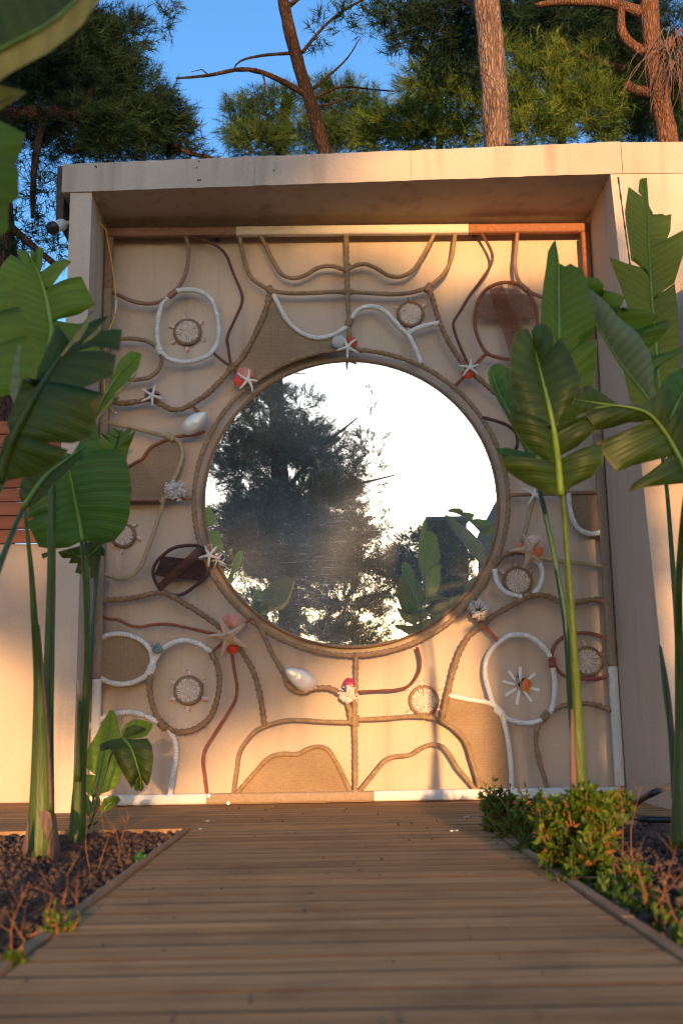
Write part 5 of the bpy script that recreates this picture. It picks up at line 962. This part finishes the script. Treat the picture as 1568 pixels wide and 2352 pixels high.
def clumps(specs, col, dens, hole=None, far=1.):
    """specs: (x, y, rx, ry, Y, k) in picture points at depth Y; sprays of tufts radiating from twigs inside each clump"""
    C = []; A = []; TW = []; S = []
    for (x, y, rx, ry, Y, k) in specs:
        c = at('D', x, y, Y); m = (Y + 6) / 2460. * 1.08; ex, ez = rx * m, ry * m; ey = (ex + ez) * .45
        nl = max(8, int(dens * k * (ex * ez) / .0028))
        for _ in range(nl):
            v = RNG.normal(0, 1, 3); v /= np.linalg.norm(v); r0 = RNG.uniform(0, .55); v2 = v + RNG.normal(0, .35, 3)
            p0 = c + v * np.array([ex, ey, ez]) * r0; p1 = c + v2 / np.linalg.norm(v2) * np.array([ex, ey, ez]) * RNG.uniform(.75, 1.08)
            if hole is not None and (hole(p0) or hole(p1)): continue
            d = p1 - p0; L = np.linalg.norm(d); d /= max(L, 1e-6); nt_ = max(2, int(L / .09)); sh = RNG.uniform(.55, 1.35)
            for j in range(nt_):
                u = (j + 1) / nt_; C.append(p0 + d * L * u + RNG.normal(0, .03, 3) + np.array([0, 0, -.08 * u * u])); A.append(d + np.array([0, 0, .35])); S.append(sh * RNG.uniform(.85, 1.15))
            TW.append((p0, p1))
    C = np.array(C); A = np.array(A); A /= np.linalg.norm(A, axis=1)[:, None]; S = np.array(S)[:, None]
    c0, c1 = np.array(col[0]), np.array(col[1]); mix = RNG.random((len(C), 1)) ** 1.5
    return C, A, (c0 + (c1 - c0) * mix) * S, TW
def pine(base, label, trunk, tr, limbs, specs, col, dens=1., barkm='dark_bark', ln=.14, per=15, wd=.0085, hole=None, group='pine trees behind the building'):
    T = empty('pine_tree', base, label, 'tree', group)
    V, Fc = tube(curve(trunk, .12), tr, 14); Vn = np.array(V); Vn += RNG.normal(0, tr[0] * .035, Vn.shape); mesh_obj('trunk', Vn, Fc, barkm, T)
    for pts, rr in limbs:
        V, Fc = tube(curve(pts, .08), rr, 8); Vn = np.array(V); Vn += RNG.normal(0, rr[0] * .05, Vn.shape); mesh_obj('limb', Vn, Fc, barkm, T)
    if specs:
        C, A, tint, TW = clumps(specs, col, dens, hole); V, F_, tc = needles(C, A, tint, ln, wd, per)
        tag(raw_mesh('crown', V, F_, tc, 'needles', T), kind='stuff')
        tw = MB()
        for i, (a, b) in enumerate(TW):
            if i % 9 == 0: tw.tube([a, b], [.008, .003], 3, cap=False)
        tag(tw.build('twigs', 'dark_bark', T), kind='stuff')
    return T
DK = ((.012, .032, .014), (.030, .060, .018)); MD = ((.030, .070, .016), (.085, .125, .02)); YG = ((.045, .105, .018), (.17, .20, .022))
def down(p, dx=0., dy=0.): return [np.array([p[0] + dx, p[1] + dy, -.15])]
D_ = lambda x, y, Y: at('D', x, y, Y)
# left dark pine
tp = [D_(4, 900, 4.6), D_(4, 620, 4.6), D_(-10, 400, 4.7), D_(-30, 100, 4.8), D_(-40, -200, 4.8)]
pine((tp[0][0], 4.6, -.15), 'dark dense pine filling the upper left, behind the building', down(tp[0]) + tp, [.2, .19, .17, .15, .12],
     [([D_(-12, 268, 4.7), D_(90, 262, 4.8), D_(190, 268, 5), D_(260, 300, 5.4), D_(330, 300, 5.6), D_(420, 345, 5.8), D_(490, 365, 6)], [.11, .09, .07, .05, .03, .02]), ([D_(-20, 480, 4.6), D_(70, 560, 4.4), D_(130, 610, 4.3)], [.05, .04, .03]),
      ([D_(100, 270, 4.8), D_(80, 380, 4.8), D_(75, 500, 4.8)], [.05, .04, .02]), ([D_(180, 270, 5), D_(230, 170, 5.2), D_(250, 60, 5.3)], [.05, .04, .02]), ([D_(340, 300, 5.6), D_(370, 280, 5.6), D_(390, 240, 5.6)], [.03, .02, .01]), ([D_(200, 330, 5.1), D_(160, 350, 5.1), D_(130, 300, 5)], [.04, .03, .02])],
     [(230, 130, 120, 100, 5.2, 1), (110, 150, 120, 120, 5.0, 1), (300, 250, 120, 80, 5.4, 1), (180, 285, 150, 65, 5.0, .9), (415, 300, 60, 55, 5.8, .8), (60, 320, 70, 70, 4.9, .7), (110, 430, 70, 60, 4.8, .45), (50, 520, 60, 80, 4.7, .45), (130, 560, 35, 60, 4.6, .5), (290, 70, 70, 60, 5.3, .9), (20, 60, 90, 80, 5, 1), (380, 250, 70, 60, 5.8, .8), (170, 30, 100, 60, 5.1, 1), (330, 180, 50, 60, 5.5, .6), (20, 620, 60, 80, 4.5, .5), (430, 345, 60, 25, 6, .8), (230, 340, 120, 30, 5.2, .7), (-40, 250, 90, 200, 4.8, .8), (385, 0, 30, 40, 5.6, .2), (150, 120, 150, 120, 5.6, 1.), (300, 300, 140, 60, 6, 1.)], DK, 2.2)
# thin leaning pine
tp = [D_(772, 440, 4.5), D_(750, 358, 4.5), D_(740, 325, 4.5), D_(710, 225, 4.5), D_(690, 165, 4.5), D_(672, 100, 4.5), D_(650, 0, 4.5), D_(635, -90, 4.5)]
pine((tp[0][0] + .5, 4.5, -.15), 'thin leaning pine trunk with bare branches against the blue sky', down(tp[0], .6) + tp, [.10, .09, .085, .075, .06],
     [([D_(698, 215, 4.5), D_(645, 185, 4.4), D_(590, 163, 4.3), D_(545, 160, 4.2), D_(480, 173, 4.1), D_(405, 180, 4.)], [.035, .03, .025, .018, .01]), ([D_(668, 122, 4.5), D_(600, 128, 4.4), D_(545, 145, 4.2), D_(535, 165, 4.2)], [.02, .016, .012, .008]),
      ([D_(695, 120, 4.5), D_(740, 65, 4.6), D_(780, 30, 4.6), D_(850, -10, 4.6)], [.022, .018, .014, .012]), ([D_(655, 20, 4.5), D_(690, -10, 4.5), D_(720, -60, 4.5)], [.03, .025, .02]),
      ([D_(715, 230, 4.5), D_(780, 200, 4.6), D_(850, 205, 4.7), D_(905, 210, 4.7)], [.018, .014, .01, .006]), ([D_(705, 215, 4.5), D_(760, 170, 4.4), D_(800, 130, 4.4), D_(825, 90, 4.4)], [.02, .015, .01, .005]), ([D_(720, 245, 4.5), D_(770, 235, 4.5), D_(830, 200, 4.5)], [.016, .012, .006]), ([D_(600, 165, 4.3), D_(610, 195, 4.3), D_(600, 230, 4.3)], [.01, .008, .004]), ([D_(480, 173, 4.1), D_(470, 160, 4.1), D_(440, 165, 4.1)], [.01, .006, .003])],
     [(790, 25, 60, 40, 4.6, .5), (730, 70, 25, 50, 4.6, .25), (850, 30, 50, 50, 4.6, .7), (380, 30, 22, 50, 4.2, .12), (600, 225, 35, 30, 4.3, .35)], DK, 1.4, 'darkest_bark')
# thick sunlit trunk
tp = [D_(1145, 420, 2.6), D_(1141, 335, 2.6), D_(1136, 225, 2.6), D_(1126, 100, 2.6), D_(1116, 0, 2.6), D_(1108, -100, 2.6)]
pine((tp[0][0], 2.6, -.15), 'thick pale pine trunk rising straight behind the roof', down(tp[0]) + tp, [.15, .135, .125, .12, .115],
     [([D_(1160, 332, 2.5), D_(1185, 330, 2.3), D_(1208, 318, 2.2)], [.012, .01, .006]), ([D_(1118, 60, 2.6), D_(1080, 10, 2.9), D_(1020, -20, 3.2)], [.04, .03, .02])],
     [(975, 25, 85, 60, 3.4, .9), (905, 40, 50, 40, 3.5, .5), (1030, 70, 60, 55, 3.3, .8), (1060, -10, 70, 40, 3, .8), (930, 90, 40, 40, 3.6, .35), (970, 60, 70, 60, 3.6, .8), (1070, 60, 60, 60, 3.4, .8), (880, 20, 60, 30, 3.6, .7), (1040, 110, 60, 50, 4.5, 1.), (1010, 20, 90, 50, 4, 1.2), (990, 130, 50, 50, 5, .8), (1085, 150, 40, 60, 5, 1.)], DK, 2.0, 'pine_bark')
# green mid pine right of centre
tp = [D_(1010, 420, 7), D_(1010, 250, 7), D_(1020, 60, 7)]
pine((tp[0][0], 7, -.15), 'sunlit green pine crown left of the thick trunk', down(tp[0]) + tp, [.16, .1, .02], [([D_(1010, 300, 7), D_(940, 260, 6.6), D_(880, 250, 6.4)], [.06, .04, .02])],
     [(1010, 205, 110, 85, 6.2, 1), (930, 280, 110, 60, 6, 1), (1050, 140, 80, 70, 6.4, .9), (860, 300, 70, 50, 6.2, 1), (1000, 300, 110, 50, 5.8, 1), (1090, 270, 60, 70, 6, .8), (960, 180, 60, 60, 6.3, .6)], YG, 1.6, per=18)
tp = [D_(1290, 420, 6), D_(1290, 250, 6), D_(1280, 80, 6)]
pine((tp[0][0], 6, -.15), 'bushy bright green pine right of the thick trunk', down(tp[0]) + tp, [.16, .1, .02], [([D_(1290, 300, 6), D_(1350, 230, 5.6), D_(1400, 190, 5.4)], [.06, .04, .02])],
     [(1240, 200, 100, 90, 5.4, 1), (1320, 250, 100, 75, 5.2, 1.1), (1220, 290, 110, 45, 5, 1.1), (1380, 220, 60, 60, 5.2, .9), (1340, 170, 60, 50, 5.4, .8), (1180, 230, 60, 90, 5.3, .9), (1400, 290, 40, 40, 5.2, .8), (1250, 130, 70, 60, 5.5, .7), (1160, 120, 60, 50, 5.6, .8), (1330, 120, 60, 40, 5.6, .6)], YG, 1.7, per=18)
# right red-barked pine with dark canopy
tp = [D_(1545, 420, 4.8), D_(1529, 300, 4.8), D_(1511, 210, 4.8), D_(1499, 125, 4.8), D_(1491, 35, 4.8), D_(1485, -80, 4.8)]
pine((tp[0][0], 4.8, -.15), 'red-barked pine at the upper right with a dark canopy', down(tp[0]) + tp, [.15, .135, .12, .11, .1],
     [([D_(1491, 38, 4.8), D_(1440, 18, 4.9), D_(1380, 8, 5), D_(1300, 5, 5.2), D_(1230, 12, 5.4)], [.07, .06, .05, .04, .03]), ([D_(1497, 125, 4.8), D_(1455, 108, 4.9), D_(1428, 75, 4.9), D_(1425, 20, 4.9)], [.07, .06, .05, .04]), ([D_(1509, 215, 4.8), D_(1460, 210, 5), D_(1430, 190, 5.2)], [.09, .07, .05]), ([D_(1500, 140, 4.8), D_(1540, 100, 4.7), D_(1600, 80, 4.6)], [.06, .05, .04]), ([D_(1430, 160, 6), D_(1330, 120, 6.2), D_(1240, 60, 6.4)], [.05, .04, .03])],
     [(1310, 50, 150, 55, 7, .8), (1450, 110, 110, 90, 7.2, .8), (1550, 200, 60, 90, 6.5, .8), (1420, 30, 120, 45, 5.6, .7), (1550, 60, 60, 60, 5.4, .6), (1450, 230, 60, 80, 7.5, 1.1), (1200, 40, 70, 50, 7, .9), (1555, 300, 40, 30, 6, .9), (1240, 50, 80, 60, 8, 1.2), (1340, 80, 110, 70, 8.2, 1.2), (1500, 160, 90, 110, 8, 1.2), (1560, 240, 50, 90, 8, 1.2), (1430, 280, 70, 50, 8, 1.2), (1430, 90, 90, 80, 8.4, 1.1), (1500, 290, 60, 40, 8, 1.2), (1300, 20, 120, 40, 6, .8), (1500, 10, 80, 40, 5.6, .8), (1190, 60, 60, 60, 7.5, 1.2), (1190, 10, 70, 40, 6.5, 1.2), (1400, 150, 90, 80, 9, 1.2), (1260, 110, 80, 60, 9, 1.2)], DK, 1.9, 'red_bark')
dd = MB()                                    # dead drooping twigs on the right trunk
for k in range(60):
    a = D_(1530 + RNG.uniform(-15, 40), 60 + RNG.uniform(0, 90), 4.6); b = a + np.array([RNG.normal(0, .25), RNG.normal(0, .1), -RNG.uniform(.3, .9)]); dd.tube(curve([a, (a + b) / 2 + RNG.normal(0, .06, 3), b], .1), [.006, .002], 4, cap=False)
rt = [o for o in bpy.data.objects if o.get('label', '').startswith('red-barked')][0]; tag(dd.build('dead_twigs', 'husk', rt), kind='stuff')
# paler tree further off in the middle
tp = [D_(640, 430, 10), D_(650, 300, 10), D_(660, 220, 10)]
pine((tp[0][0], 10, -.15), 'distant paler green pine seen past the leaning trunk', down(tp[0]) + tp, [.22, .15, .08], [], [(560, 275, 55, 75, 9.5, 1), (640, 240, 70, 55, 9.6, .9), (775, 240, 80, 80, 10, .9), (600, 320, 90, 40, 9.2, 1), (700, 310, 100, 45, 9.4, 1), (800, 310, 80, 45, 9.4, 1), (850, 250, 50, 60, 9.8, .7)], MD, 1.5, per=18, ln=.16)
# ------------------------------------------------------------------ what the mirror shows, behind the camera
def rp(x, y, Y):        # picture point in the mirror -> place behind the camera at depth Y
    x, y = px('D', x, y); d = RW @ np.array([x - CX, -(y - CY), -F]); t = (-.028 - CAM[1]) / d[1]; h = CAM + d * t; d = d * np.array([1, -1, 1]); return h + d * (Y - h[1]) / d[1]
YB = -20.
def sunshade(p):        # gaps cut in the crown to throw low-sun patches on the wall
    k = (YB - p[1]); x, z = p[0] + k * 0, p[2]
    if z > 4.5 + .18 * math.sin(x * 5) and (x > 1.45 or (x > .8 and RNG.random() < .5)): return True
    if z < 4.1 and math.sin(x * 4.7 + 1) * math.sin(z * 5.9 + x) > .6: return True
    if (x - 1.6) ** 2 / .6 ** 2 + (z - 1.8) ** 2 / .5 ** 2 < 1: return True
    if (x + 1.5) ** 2 / 1.1 ** 2 + (z - 2.1) ** 2 / .55 ** 2 < 1: return True
    return False
def rclumps(specs, col, dens, hole=None):
    out = []
    for (x, y, rx, ry, Y, k) in specs:
        c = rp(x, y, Y); m = abs(rp(x + 1, y, Y)[0] - c[0]); out.append((c, rx * m, ry * m, k))
    C = []; A = []; S = []; TW = []
    for (c, ex, ez, k) in out:
        ey = (ex + ez) * .4
        for _ in range(max(8, int(dens * k * ex * ez / .0030))):
            v = RNG.normal(0, 1, 3); v /= np.linalg.norm(v); v2 = v + RNG.normal(0, .35, 3); p0 = c + v * (ex, ey, ez) * RNG.uniform(0, .55); p1 = c + v2 / np.linalg.norm(v2) * (ex, ey, ez) * RNG.uniform(.7, 1.1)
            if hole is not None and (hole(p0) or hole(p1)): continue
            d = p1 - p0; L = np.linalg.norm(d); d /= max(L, 1e-6); nt_ = max(2, int(L / .13)); sh = RNG.uniform(.6, 1.3)
            for j in range(nt_):
                u = (j + 1) / nt_; C.append(p0 + d * L * u + RNG.normal(0, .04, 3)); A.append(d + np.array([0, 0, .4])); S.append(sh)
            TW.append((p0, p1))
    C = np.array(C); A = np.array(A); A /= np.linalg.norm(A, axis=1)[:, None]; S = np.array(S)[:, None]; mix = RNG.random((len(C), 1)) ** 1.5
    return C, A, (np.array(col[0]) + (np.array(col[1]) - np.array(col[0])) * mix) * S, TW
MT = empty('pine_tree', (-1.2, YB, -.12), 'big pine behind the viewer, seen dark in the mirror', 'tree')
V, Fc = tube(curve([(-1.2, YB, -.15), (-1.1, YB, 2.5), (-1.3, YB, 6), (-1.5, YB, 12)], .3), [.28, .25, .2, .08], 12); mesh_obj('trunk', V, Fc, 'dark_bark', MT)
for a, b in (((640, 1300), (850, 1150)), ((640, 1150), (820, 960)), ((620, 1050), (520, 900)), ((640, 1350), (520, 1200)), ((640, 1330), (780, 1400)), ((640, 1200), (910, 1090))):
    V, Fc = tube(curve([rp(*a, YB), (rp(*a, YB) + rp(*b, YB)) / 2 + np.array([0, .2, .15]), rp(*b, YB)], .2), [.08, .05, .02], 6); mesh_obj('limb', V, Fc, 'dark_bark', MT)
SP = [(600, 920, 90, 60, YB, 1.), (690, 930, 60, 50, YB, .7), (640, 1020, 130, 70, YB, 1.1), (560, 1080, 90, 80, YB, 1), (740, 1050, 80, 60, YB, .8), (830, 1010, 45, 45, YB, .35), (850, 920, 20, 45, YB, .3), (700, 1140, 150, 70, YB, 1.2), (840, 1110, 80, 50, YB, .7), (600, 1200, 130, 80, YB, 1.2), (760, 1220, 130, 60, YB, 1.1), (890, 1150, 45, 50, YB, .4), (880, 1230, 90, 50, YB, 1), (680, 1290, 150, 60, YB, 1.0), (830, 1300, 110, 60, YB, 1.0), (540, 1290, 80, 60, YB, .8), (640, 1380, 140, 55, YB, .65), (790, 1390, 120, 60, YB, .9), (930, 1290, 60, 60, YB, .9), (720, 1460, 220, 50, YB, .8), (940, 1380, 60, 60, YB, .7), (560, 860, 60, 40, YB, .9), (640, 840, 60, 40, YB, .8), (530, 960, 60, 70, YB, 1.), (500, 1020, 50, 60, YB, .7), (700, 1010, 110, 60, YB, .7), (790, 1080, 90, 60, YB, .7), (850, 1040, 50, 70, YB, .5), (850, 950, 14, 60, YB, .7), (840, 1000, 60, 14, YB, .6),
      (560, 700, 150, 110, YB, 1.), (470, 560, 170, 120, YB, 1.), (640, 600, 130, 110, YB, 1.), (430, 800, 120, 120, YB, 1), (420, 1000, 90, 120, YB, .8), (430, 1250, 60, 130, YB, .6), (560, 450, 180, 110, YB, .9), (990, 1320, 70, 70, YB, 1.), (1000, 1420, 60, 60, YB, .6), (810, 1500, 70, 40, YB, 1.), (900, 1330, 60, 60, YB, 1.), (860, 1180, 60, 50, YB, .8), (760, 1300, 90, 70, YB, 1.1), (650, 1240, 140, 90, YB, 1.1), (840, 1420, 60, 50, YB, .8)]  # some clumps lie outside the mirror's view, added to cast shade
SP = [(x, y, rx, ry, Y, k * (.85 if y < 1190 else 1.08)) for x, y, rx, ry, Y, k in SP]
C, A, tint, TW = rclumps(SP, ((.022, .055, .022), (.055, .095, .03)), .75, sunshade); V, F_, tc = needles(C, A, tint, .21, .015, 13, .62); tag(raw_mesh('crown', V, F_, tc, 'needles', MT), kind='stuff')
tw = MB()
for i, (a, b) in enumerate(TW):
    if i % 12 == 0: tw.tube([a, b], [.014, .005], 3, cap=False)
tag(tw.build('twigs', 'dark_bark', MT), kind='stuff')
# hedge and houses reflected at the lower right of the mirror
HG = empty('hedge_tree', (1.9, -12, -.12), 'leafy tree in front of the carport, seen in the mirror lower right', 'tree')
V, Fc = tube(curve([(1.9, -12, -.15), (1.85, -12, 1.5), (1.8, -12, 3.2)], .2), [.10, .08, .03], 8); mesh_obj('trunk', V, Fc, 'dark_bark', HG)
C, A, tint, TW = rclumps([(1000, 1232, 75, 32, -12, 1.), (1050, 1265, 40, 60, -12, 1.), (950, 1250, 50, 40, -12, .8), (1030, 1330, 60, 60, -12, 1.), (985, 1310, 70, 50, -12, .7), (1000, 1400, 70, 40, -12, .7), (1050, 1420, 50, 60, -12, .8), (940, 1330, 50, 50, -12, .5), (1100, 1545, 60, 50, -12, 1.), (1000, 1250, 90, 50, -12, 1.), (1040, 1300, 60, 90, -12, 1.), (930, 1260, 40, 40, -12, .7), (930, 1380, 50, 40, -12, .5), (970, 1340, 60, 60, -12, .9)], MD, .75); V, F_, tc = needles(C, A, tint, .13, .016, 13, .9); tag(raw_mesh('crown', V, F_, tc, 'needles', HG), kind='stuff')  # clumps added to shade the wall; the lowest lies outside the mirror's view
b = rp(1089, 1196, -12.6)
HB = empty('house', (1.9, -12.6, -.12), 'flat-roofed carport behind the viewer, seen in the mirror', 'house')  # house wall, its depth and edges chosen to shade the niche's right side
b[0] -= .14; MB().box((1.62, -12.8, -.1), (b[0], -12.6, b[2])).build('wall', 'grey_wall', HB, False); MB().box((1.6, -14.6, b[2] + .003), (b[0] + .05, -12.5, b[2] + .07)).build('roof', 'grey_wall', HB, False)
a, b, c = rp(1097, 1226, -15), rp(1140, 1150, -15), rp(1190, 1070, -15)
GH = MB(); n = [(a[0], -.1), (a[0] + .02, a[2]), (b[0], b[2]), (c[0], c[2]), (c[0] + 3, c[2]), (c[0] + 3, -.1)]
# ends well above the low sun's path to the niche on its left side
GH.add([(x, -15, z) for x, z in n] + [(x, -15.3, z) for x, z in n], [tuple(range(6)), tuple(range(6, 12))[::-1]] + [(i, 6 + i, 6 + (i + 1) % 6, (i + 1) % 6) for i in range(6)])
tag(GH.build('sloping_wall', 'grey_wall', None, False), 'grey wall with a sloping top behind the viewer, in the mirror right edge', 'wall')

# ------------------------------------------------------------------ beds: mulch, dry weeds, shrubs
def rocks(name, x0, x1, y0, y1, n, s0, s1, material, label):
    ico = []; t = (1 + 5 ** .5) / 2
    B = np.array([(-1, t, 0), (1, t, 0), (-1, -t, 0), (1, -t, 0), (0, -1, t), (0, 1, t), (0, -1, -t), (0, 1, -t), (t, 0, -1), (t, 0, 1), (-t, 0, -1), (-t, 0, 1)]) / 1.9
    T = np.array([(0, 11, 5), (0, 5, 1), (0, 1, 7), (0, 7, 10), (0, 10, 11), (1, 5, 9), (5, 11, 4), (11, 10, 2), (10, 7, 6), (7, 1, 8), (3, 9, 4), (3, 4, 2), (3, 2, 6), (3, 6, 8), (3, 8, 9), (4, 9, 5), (2, 4, 11), (6, 2, 10), (8, 6, 7), (9, 8, 1)])
    c = np.c_[RNG.uniform(x0, x1, n), RNG.uniform(y0, y1, n), np.full(n, -.02)]; s = RNG.uniform(s0, s1, (n, 1, 1)) * RNG.uniform(.5, 1.3, (n, 1, 3)); c[:, 2] += s[:, 0, 2] * RNG.uniform(0, .8, n)
    V = B[None] * s * RNG.uniform(.7, 1.2, (n, 12, 1)); a = RNG.uniform(0, 6.28, n); ca, sa = np.cos(a)[:, None], np.sin(a)[:, None]
    V = np.stack([V[..., 0] * ca - V[..., 1] * sa, V[..., 0] * sa + V[..., 1] * ca, V[..., 2]], -1) + c[:, None]
    F_ = (T[None] + 12 * np.arange(n)[:, None, None]).reshape(-1, 3); tint = np.zeros((n * 12, 3))
    return tag(raw_mesh(name, V.reshape(-1, 3), F_, tint, material), label, 'mulch', None, 'stuff')
rocks('mulch', -2.3, -.76, -5.0, -1.42, 17000, .004, .015, 'mulch', 'dark brown volcanic gravel mulch in the left bed')
rocks('mulch', .52, 2.2, -4.6, -1.42, 13000, .004, .015, 'mulch', 'dark brown volcanic gravel mulch in the right bed')
def needle_litter(name, x0, x1, y0, y1, z, n, label):
    c = np.c_[RNG.uniform(x0, x1, n), RNG.uniform(y0, y1, n), z + RNG.uniform(0, .012, n)]; a = RNG.uniform(0, 6.28, n); L = RNG.uniform(.02, .07, n)
    d = np.c_[np.cos(a), np.sin(a), RNG.normal(0, .12, n)] * L[:, None]; s = np.c_[-np.sin(a), np.cos(a), np.zeros(n)] * .0012
    V = np.stack([c - s, c + s, c + d], 1).reshape(-1, 3); k = RNG.uniform(.5, 1.2, (n, 1)); return tag(raw_mesh(name, V, np.arange(3 * n).reshape(-1, 3), (np.array([[.30, .13, .05]]) * k).repeat(3, 0), 'needles'), label, 'needles', None, 'stuff')
needle_litter('needle_litter', -1.25, -.76, -4.2, -1.43, .008, 5200, 'dry pine needles strewn over the left bed'); needle_litter('needle_litter', -.7, .47, -4.6, -.15, .003, 90, 'few dry pine needles strewn over the deck')
rocks('deck_debris', -.7, .46, -4.4, -.15, 80, .0015, .0045, 'black_spine', 'dark crumbs of bark and soil scattered over the deck').location.z = .021
def dry_weed(fr, x, y, h, n, label, lean=0.):
    b = atz(fr, x, y, -.01); T = empty('dry_weed', b, label, 'weed', 'dry orange weeds in the beds'); n = max(2, int(n * .42))
    for k in range(n):
        d = np.array([RNG.normal(lean, .3), RNG.normal(0, .25), 1.]); d /= np.linalg.norm(d); L = h * RNG.uniform(.5, 1.1); p0 = b + np.array([RNG.normal(0, .02), RNG.normal(0, .02), 0]); m_ = MB()
        P = curve([p0, p0 + d * L * .5 + RNG.normal(0, .012, 3), p0 + d * L + RNG.normal(0, .025, 3)], .02); m_.tube(P, [.0016, .0006], 4)
        for j in range(4):
            q = P[int(len(P) * RNG.uniform(.3, .95))]; e = q + np.array([RNG.normal(0, .035), RNG.normal(0, .035), RNG.uniform(.01, .06)]); m_.tube([q, e], [.0008, .0004], 3)
        m_.build('stalk', 'dry_stalk', T)
W = [('D', 262, 1925, .30, 5, 'tallest dry orange weed beside the slim plant'), ('D', 130, 2120, .16, 8, 'bushy dry orange weed in the near left bed'), ('D', 225, 2010, .2, 6, 'dry orange weed in the middle of the left bed'), ('D', 300, 1985, .12, 6, 'low dry weed close to the path edge on the left'), ('D', 30, 2190, .12, 7, 'small dry weed nearest the lower left'),
     ('D', 1370, 1985, .34, 9, 'tall dry orange stalks behind the right shrubs'), ('D', 1430, 2010, .3, 8, 'dry orange stalks between shrub and right plant'), ('D', 1320, 2010, .22, 7, 'dry orange stalks inside the right shrub'), ('D', 1500, 2100, .2, 8, 'dry weed before the right edge plant'), ('D', 1560, 2160, .15, 7, 'low dry weed in the near right bed')]
for w_ in W: dry_weed(*w_)
def shrub(specs, base, label, cols, lf=.026, stems=10, nleaf=900):
    """low bush: woody stems and small pointed leaves in whorls along twigs"""
    b = np.array(base); T = empty('shrub', b, label, 'shrub', 'small-leaved shrubs along the right path edge'); C = []; DRS = []
    st = MB()
    for (x, y, rx, ry, Y, k) in specs:
        c = D_(x, y, Y); m = (Y + 6) / 2460. * 1.2; c = c + np.array([.03, 0, -.015]); ex, ez = rx * m, ry * m; nl = int(k * 36)
        for _ in range(nl):
            v = RNG.normal(0, 1, 3); v /= np.linalg.norm(v); p1 = c + v * (ex, (ex + ez) * .5, ez) * RNG.uniform(.3, 1.15); p0 = c + np.array([v[0] * ex * .3, v[1] * ex * .3, -ez * .7])
            st.tube([p0, (p0 + p1) / 2 + np.array([0, 0, -.01]), p1], [.003, .0022, .0012], 4, cap=False)
            d = (p1 - p0); L = np.linalg.norm(d); d /= L
            for j in range(9):
                u = .35 + .65 * j / 8
                for _k in range(2): C.append(p0 + d * L * u); DRS.append(d * .6 + RNG.normal(0, .6, 3))
        for _ in range(max(2, stems // 3)):
            st.tube(curve([b + np.array([RNG.normal(0, .03), RNG.normal(0, .03), 0]), (b + c) / 2 + RNG.normal(0, .03, 3), c + RNG.normal(0, .3, 3) * (ex, ex, ez)], .03), [.0042, .002], 5, cap=False)
    st.build('stems', 'dry_stalk', T)
    C = np.array(C); d = np.array(DRS); d /= np.linalg.norm(d, axis=1)[:, None]; n = len(C); s = np.cross(d, RNG.normal(0, 1, (n, 3))); s /= np.linalg.norm(s, axis=1)[:, None]; L = lf * RNG.uniform(.5, 1.5, (n, 1))
    V = np.stack([C, C + d * L * .5 + s * L * .2, C + d * L, C + d * L * .5 - s * L * .2], 1).reshape(-1, 3); F_ = np.arange(4 * n).reshape(-1, 4)
    mix = RNG.random((n, 1)); tc = (np.array(cols[0]) * (1 - mix) + np.array(cols[1]) * mix) * RNG.uniform(.7, 1.2, (n, 1)); dry = RNG.random((n, 1)) < .06; tc = np.where(dry, np.array([[.3, .14, .04]]), tc)
    tag(raw_mesh('foliage', V, F_, tc.repeat(4, 0), 'shrub_leaf', T), kind='stuff')
GR = ((.03, .085, .012), (.15, .21, .02))
shrub([(1135, 1830, 45, 40, -1.65, 1.3), (1165, 1890, 50, 45, -1.95, 1.3), (1115, 1870, 30, 40, -1.7, .8), (1195, 1850, 30, 40, -1.7, .7), (1185, 1945, 40, 35, -2.3, .8)], atz('D', 1170, 1925, -.02), 'green shrub at the far corner of the right bed', GR)
shrub([(1285, 1845, 55, 42, -2.85, 1.6), (1265, 1915, 60, 55, -2.8, 1.7), (1345, 1880, 45, 60, -2.9, 1.5), (1400, 1825, 24, 34, -2.6, .7), (1265, 1960, 45, 38, -2.75, 1.1), (1325, 1825, 40, 28, -2.9, .9), (1330, 1950, 40, 50, -2.95, 1.2)], atz('D', 1290, 1990, -.02), 'tallest yellow-green shrub in front of the right plant', GR)
shrub([(1300, 2010, 45, 35, -3.0, 1.), (1375, 2045, 60, 45, -3.2, 1.4), (1440, 2085, 55, 45, -3.4, 1.2), (1400, 2000, 45, 40, -3.0, .7), (1500, 2140, 45, 35, -3.65, .8)], atz('D', 1425, 2078, -.02), 'green shrub nearer along the right path edge', GR)
shrub([(1550, 2175, 50, 40, -3.8, 1.2), (1570, 2110, 50, 70, -3.6, 1.0), (1510, 2110, 45, 40, -3.5, .8)], atz('D', 1580, 2165, -.02), 'dark green shrub at the lower right corner', ((.03, .08, .015), (.10, .17, .025)))
shrub([(105, 2105, 35, 36, -3.6, .6)], atz('D', 95, 2148, -.02), 'small yellow-green weed among the mulch on the left', GR, .014, 4)
shrub([(5, 2195, 20, 22, -3.9, .5)], atz('D', 0, 2225, -.02), 'scrap of green weed at the left picture edge', GR, .016, 3)
shrub([(300, 1960, 12, 8, -2.4, .25)], atz('D', 300, 1968, -.02), 'tiny bright green seedling in the left bed', ((.05, .2, .06), (.1, .3, .08)), .014, 2)
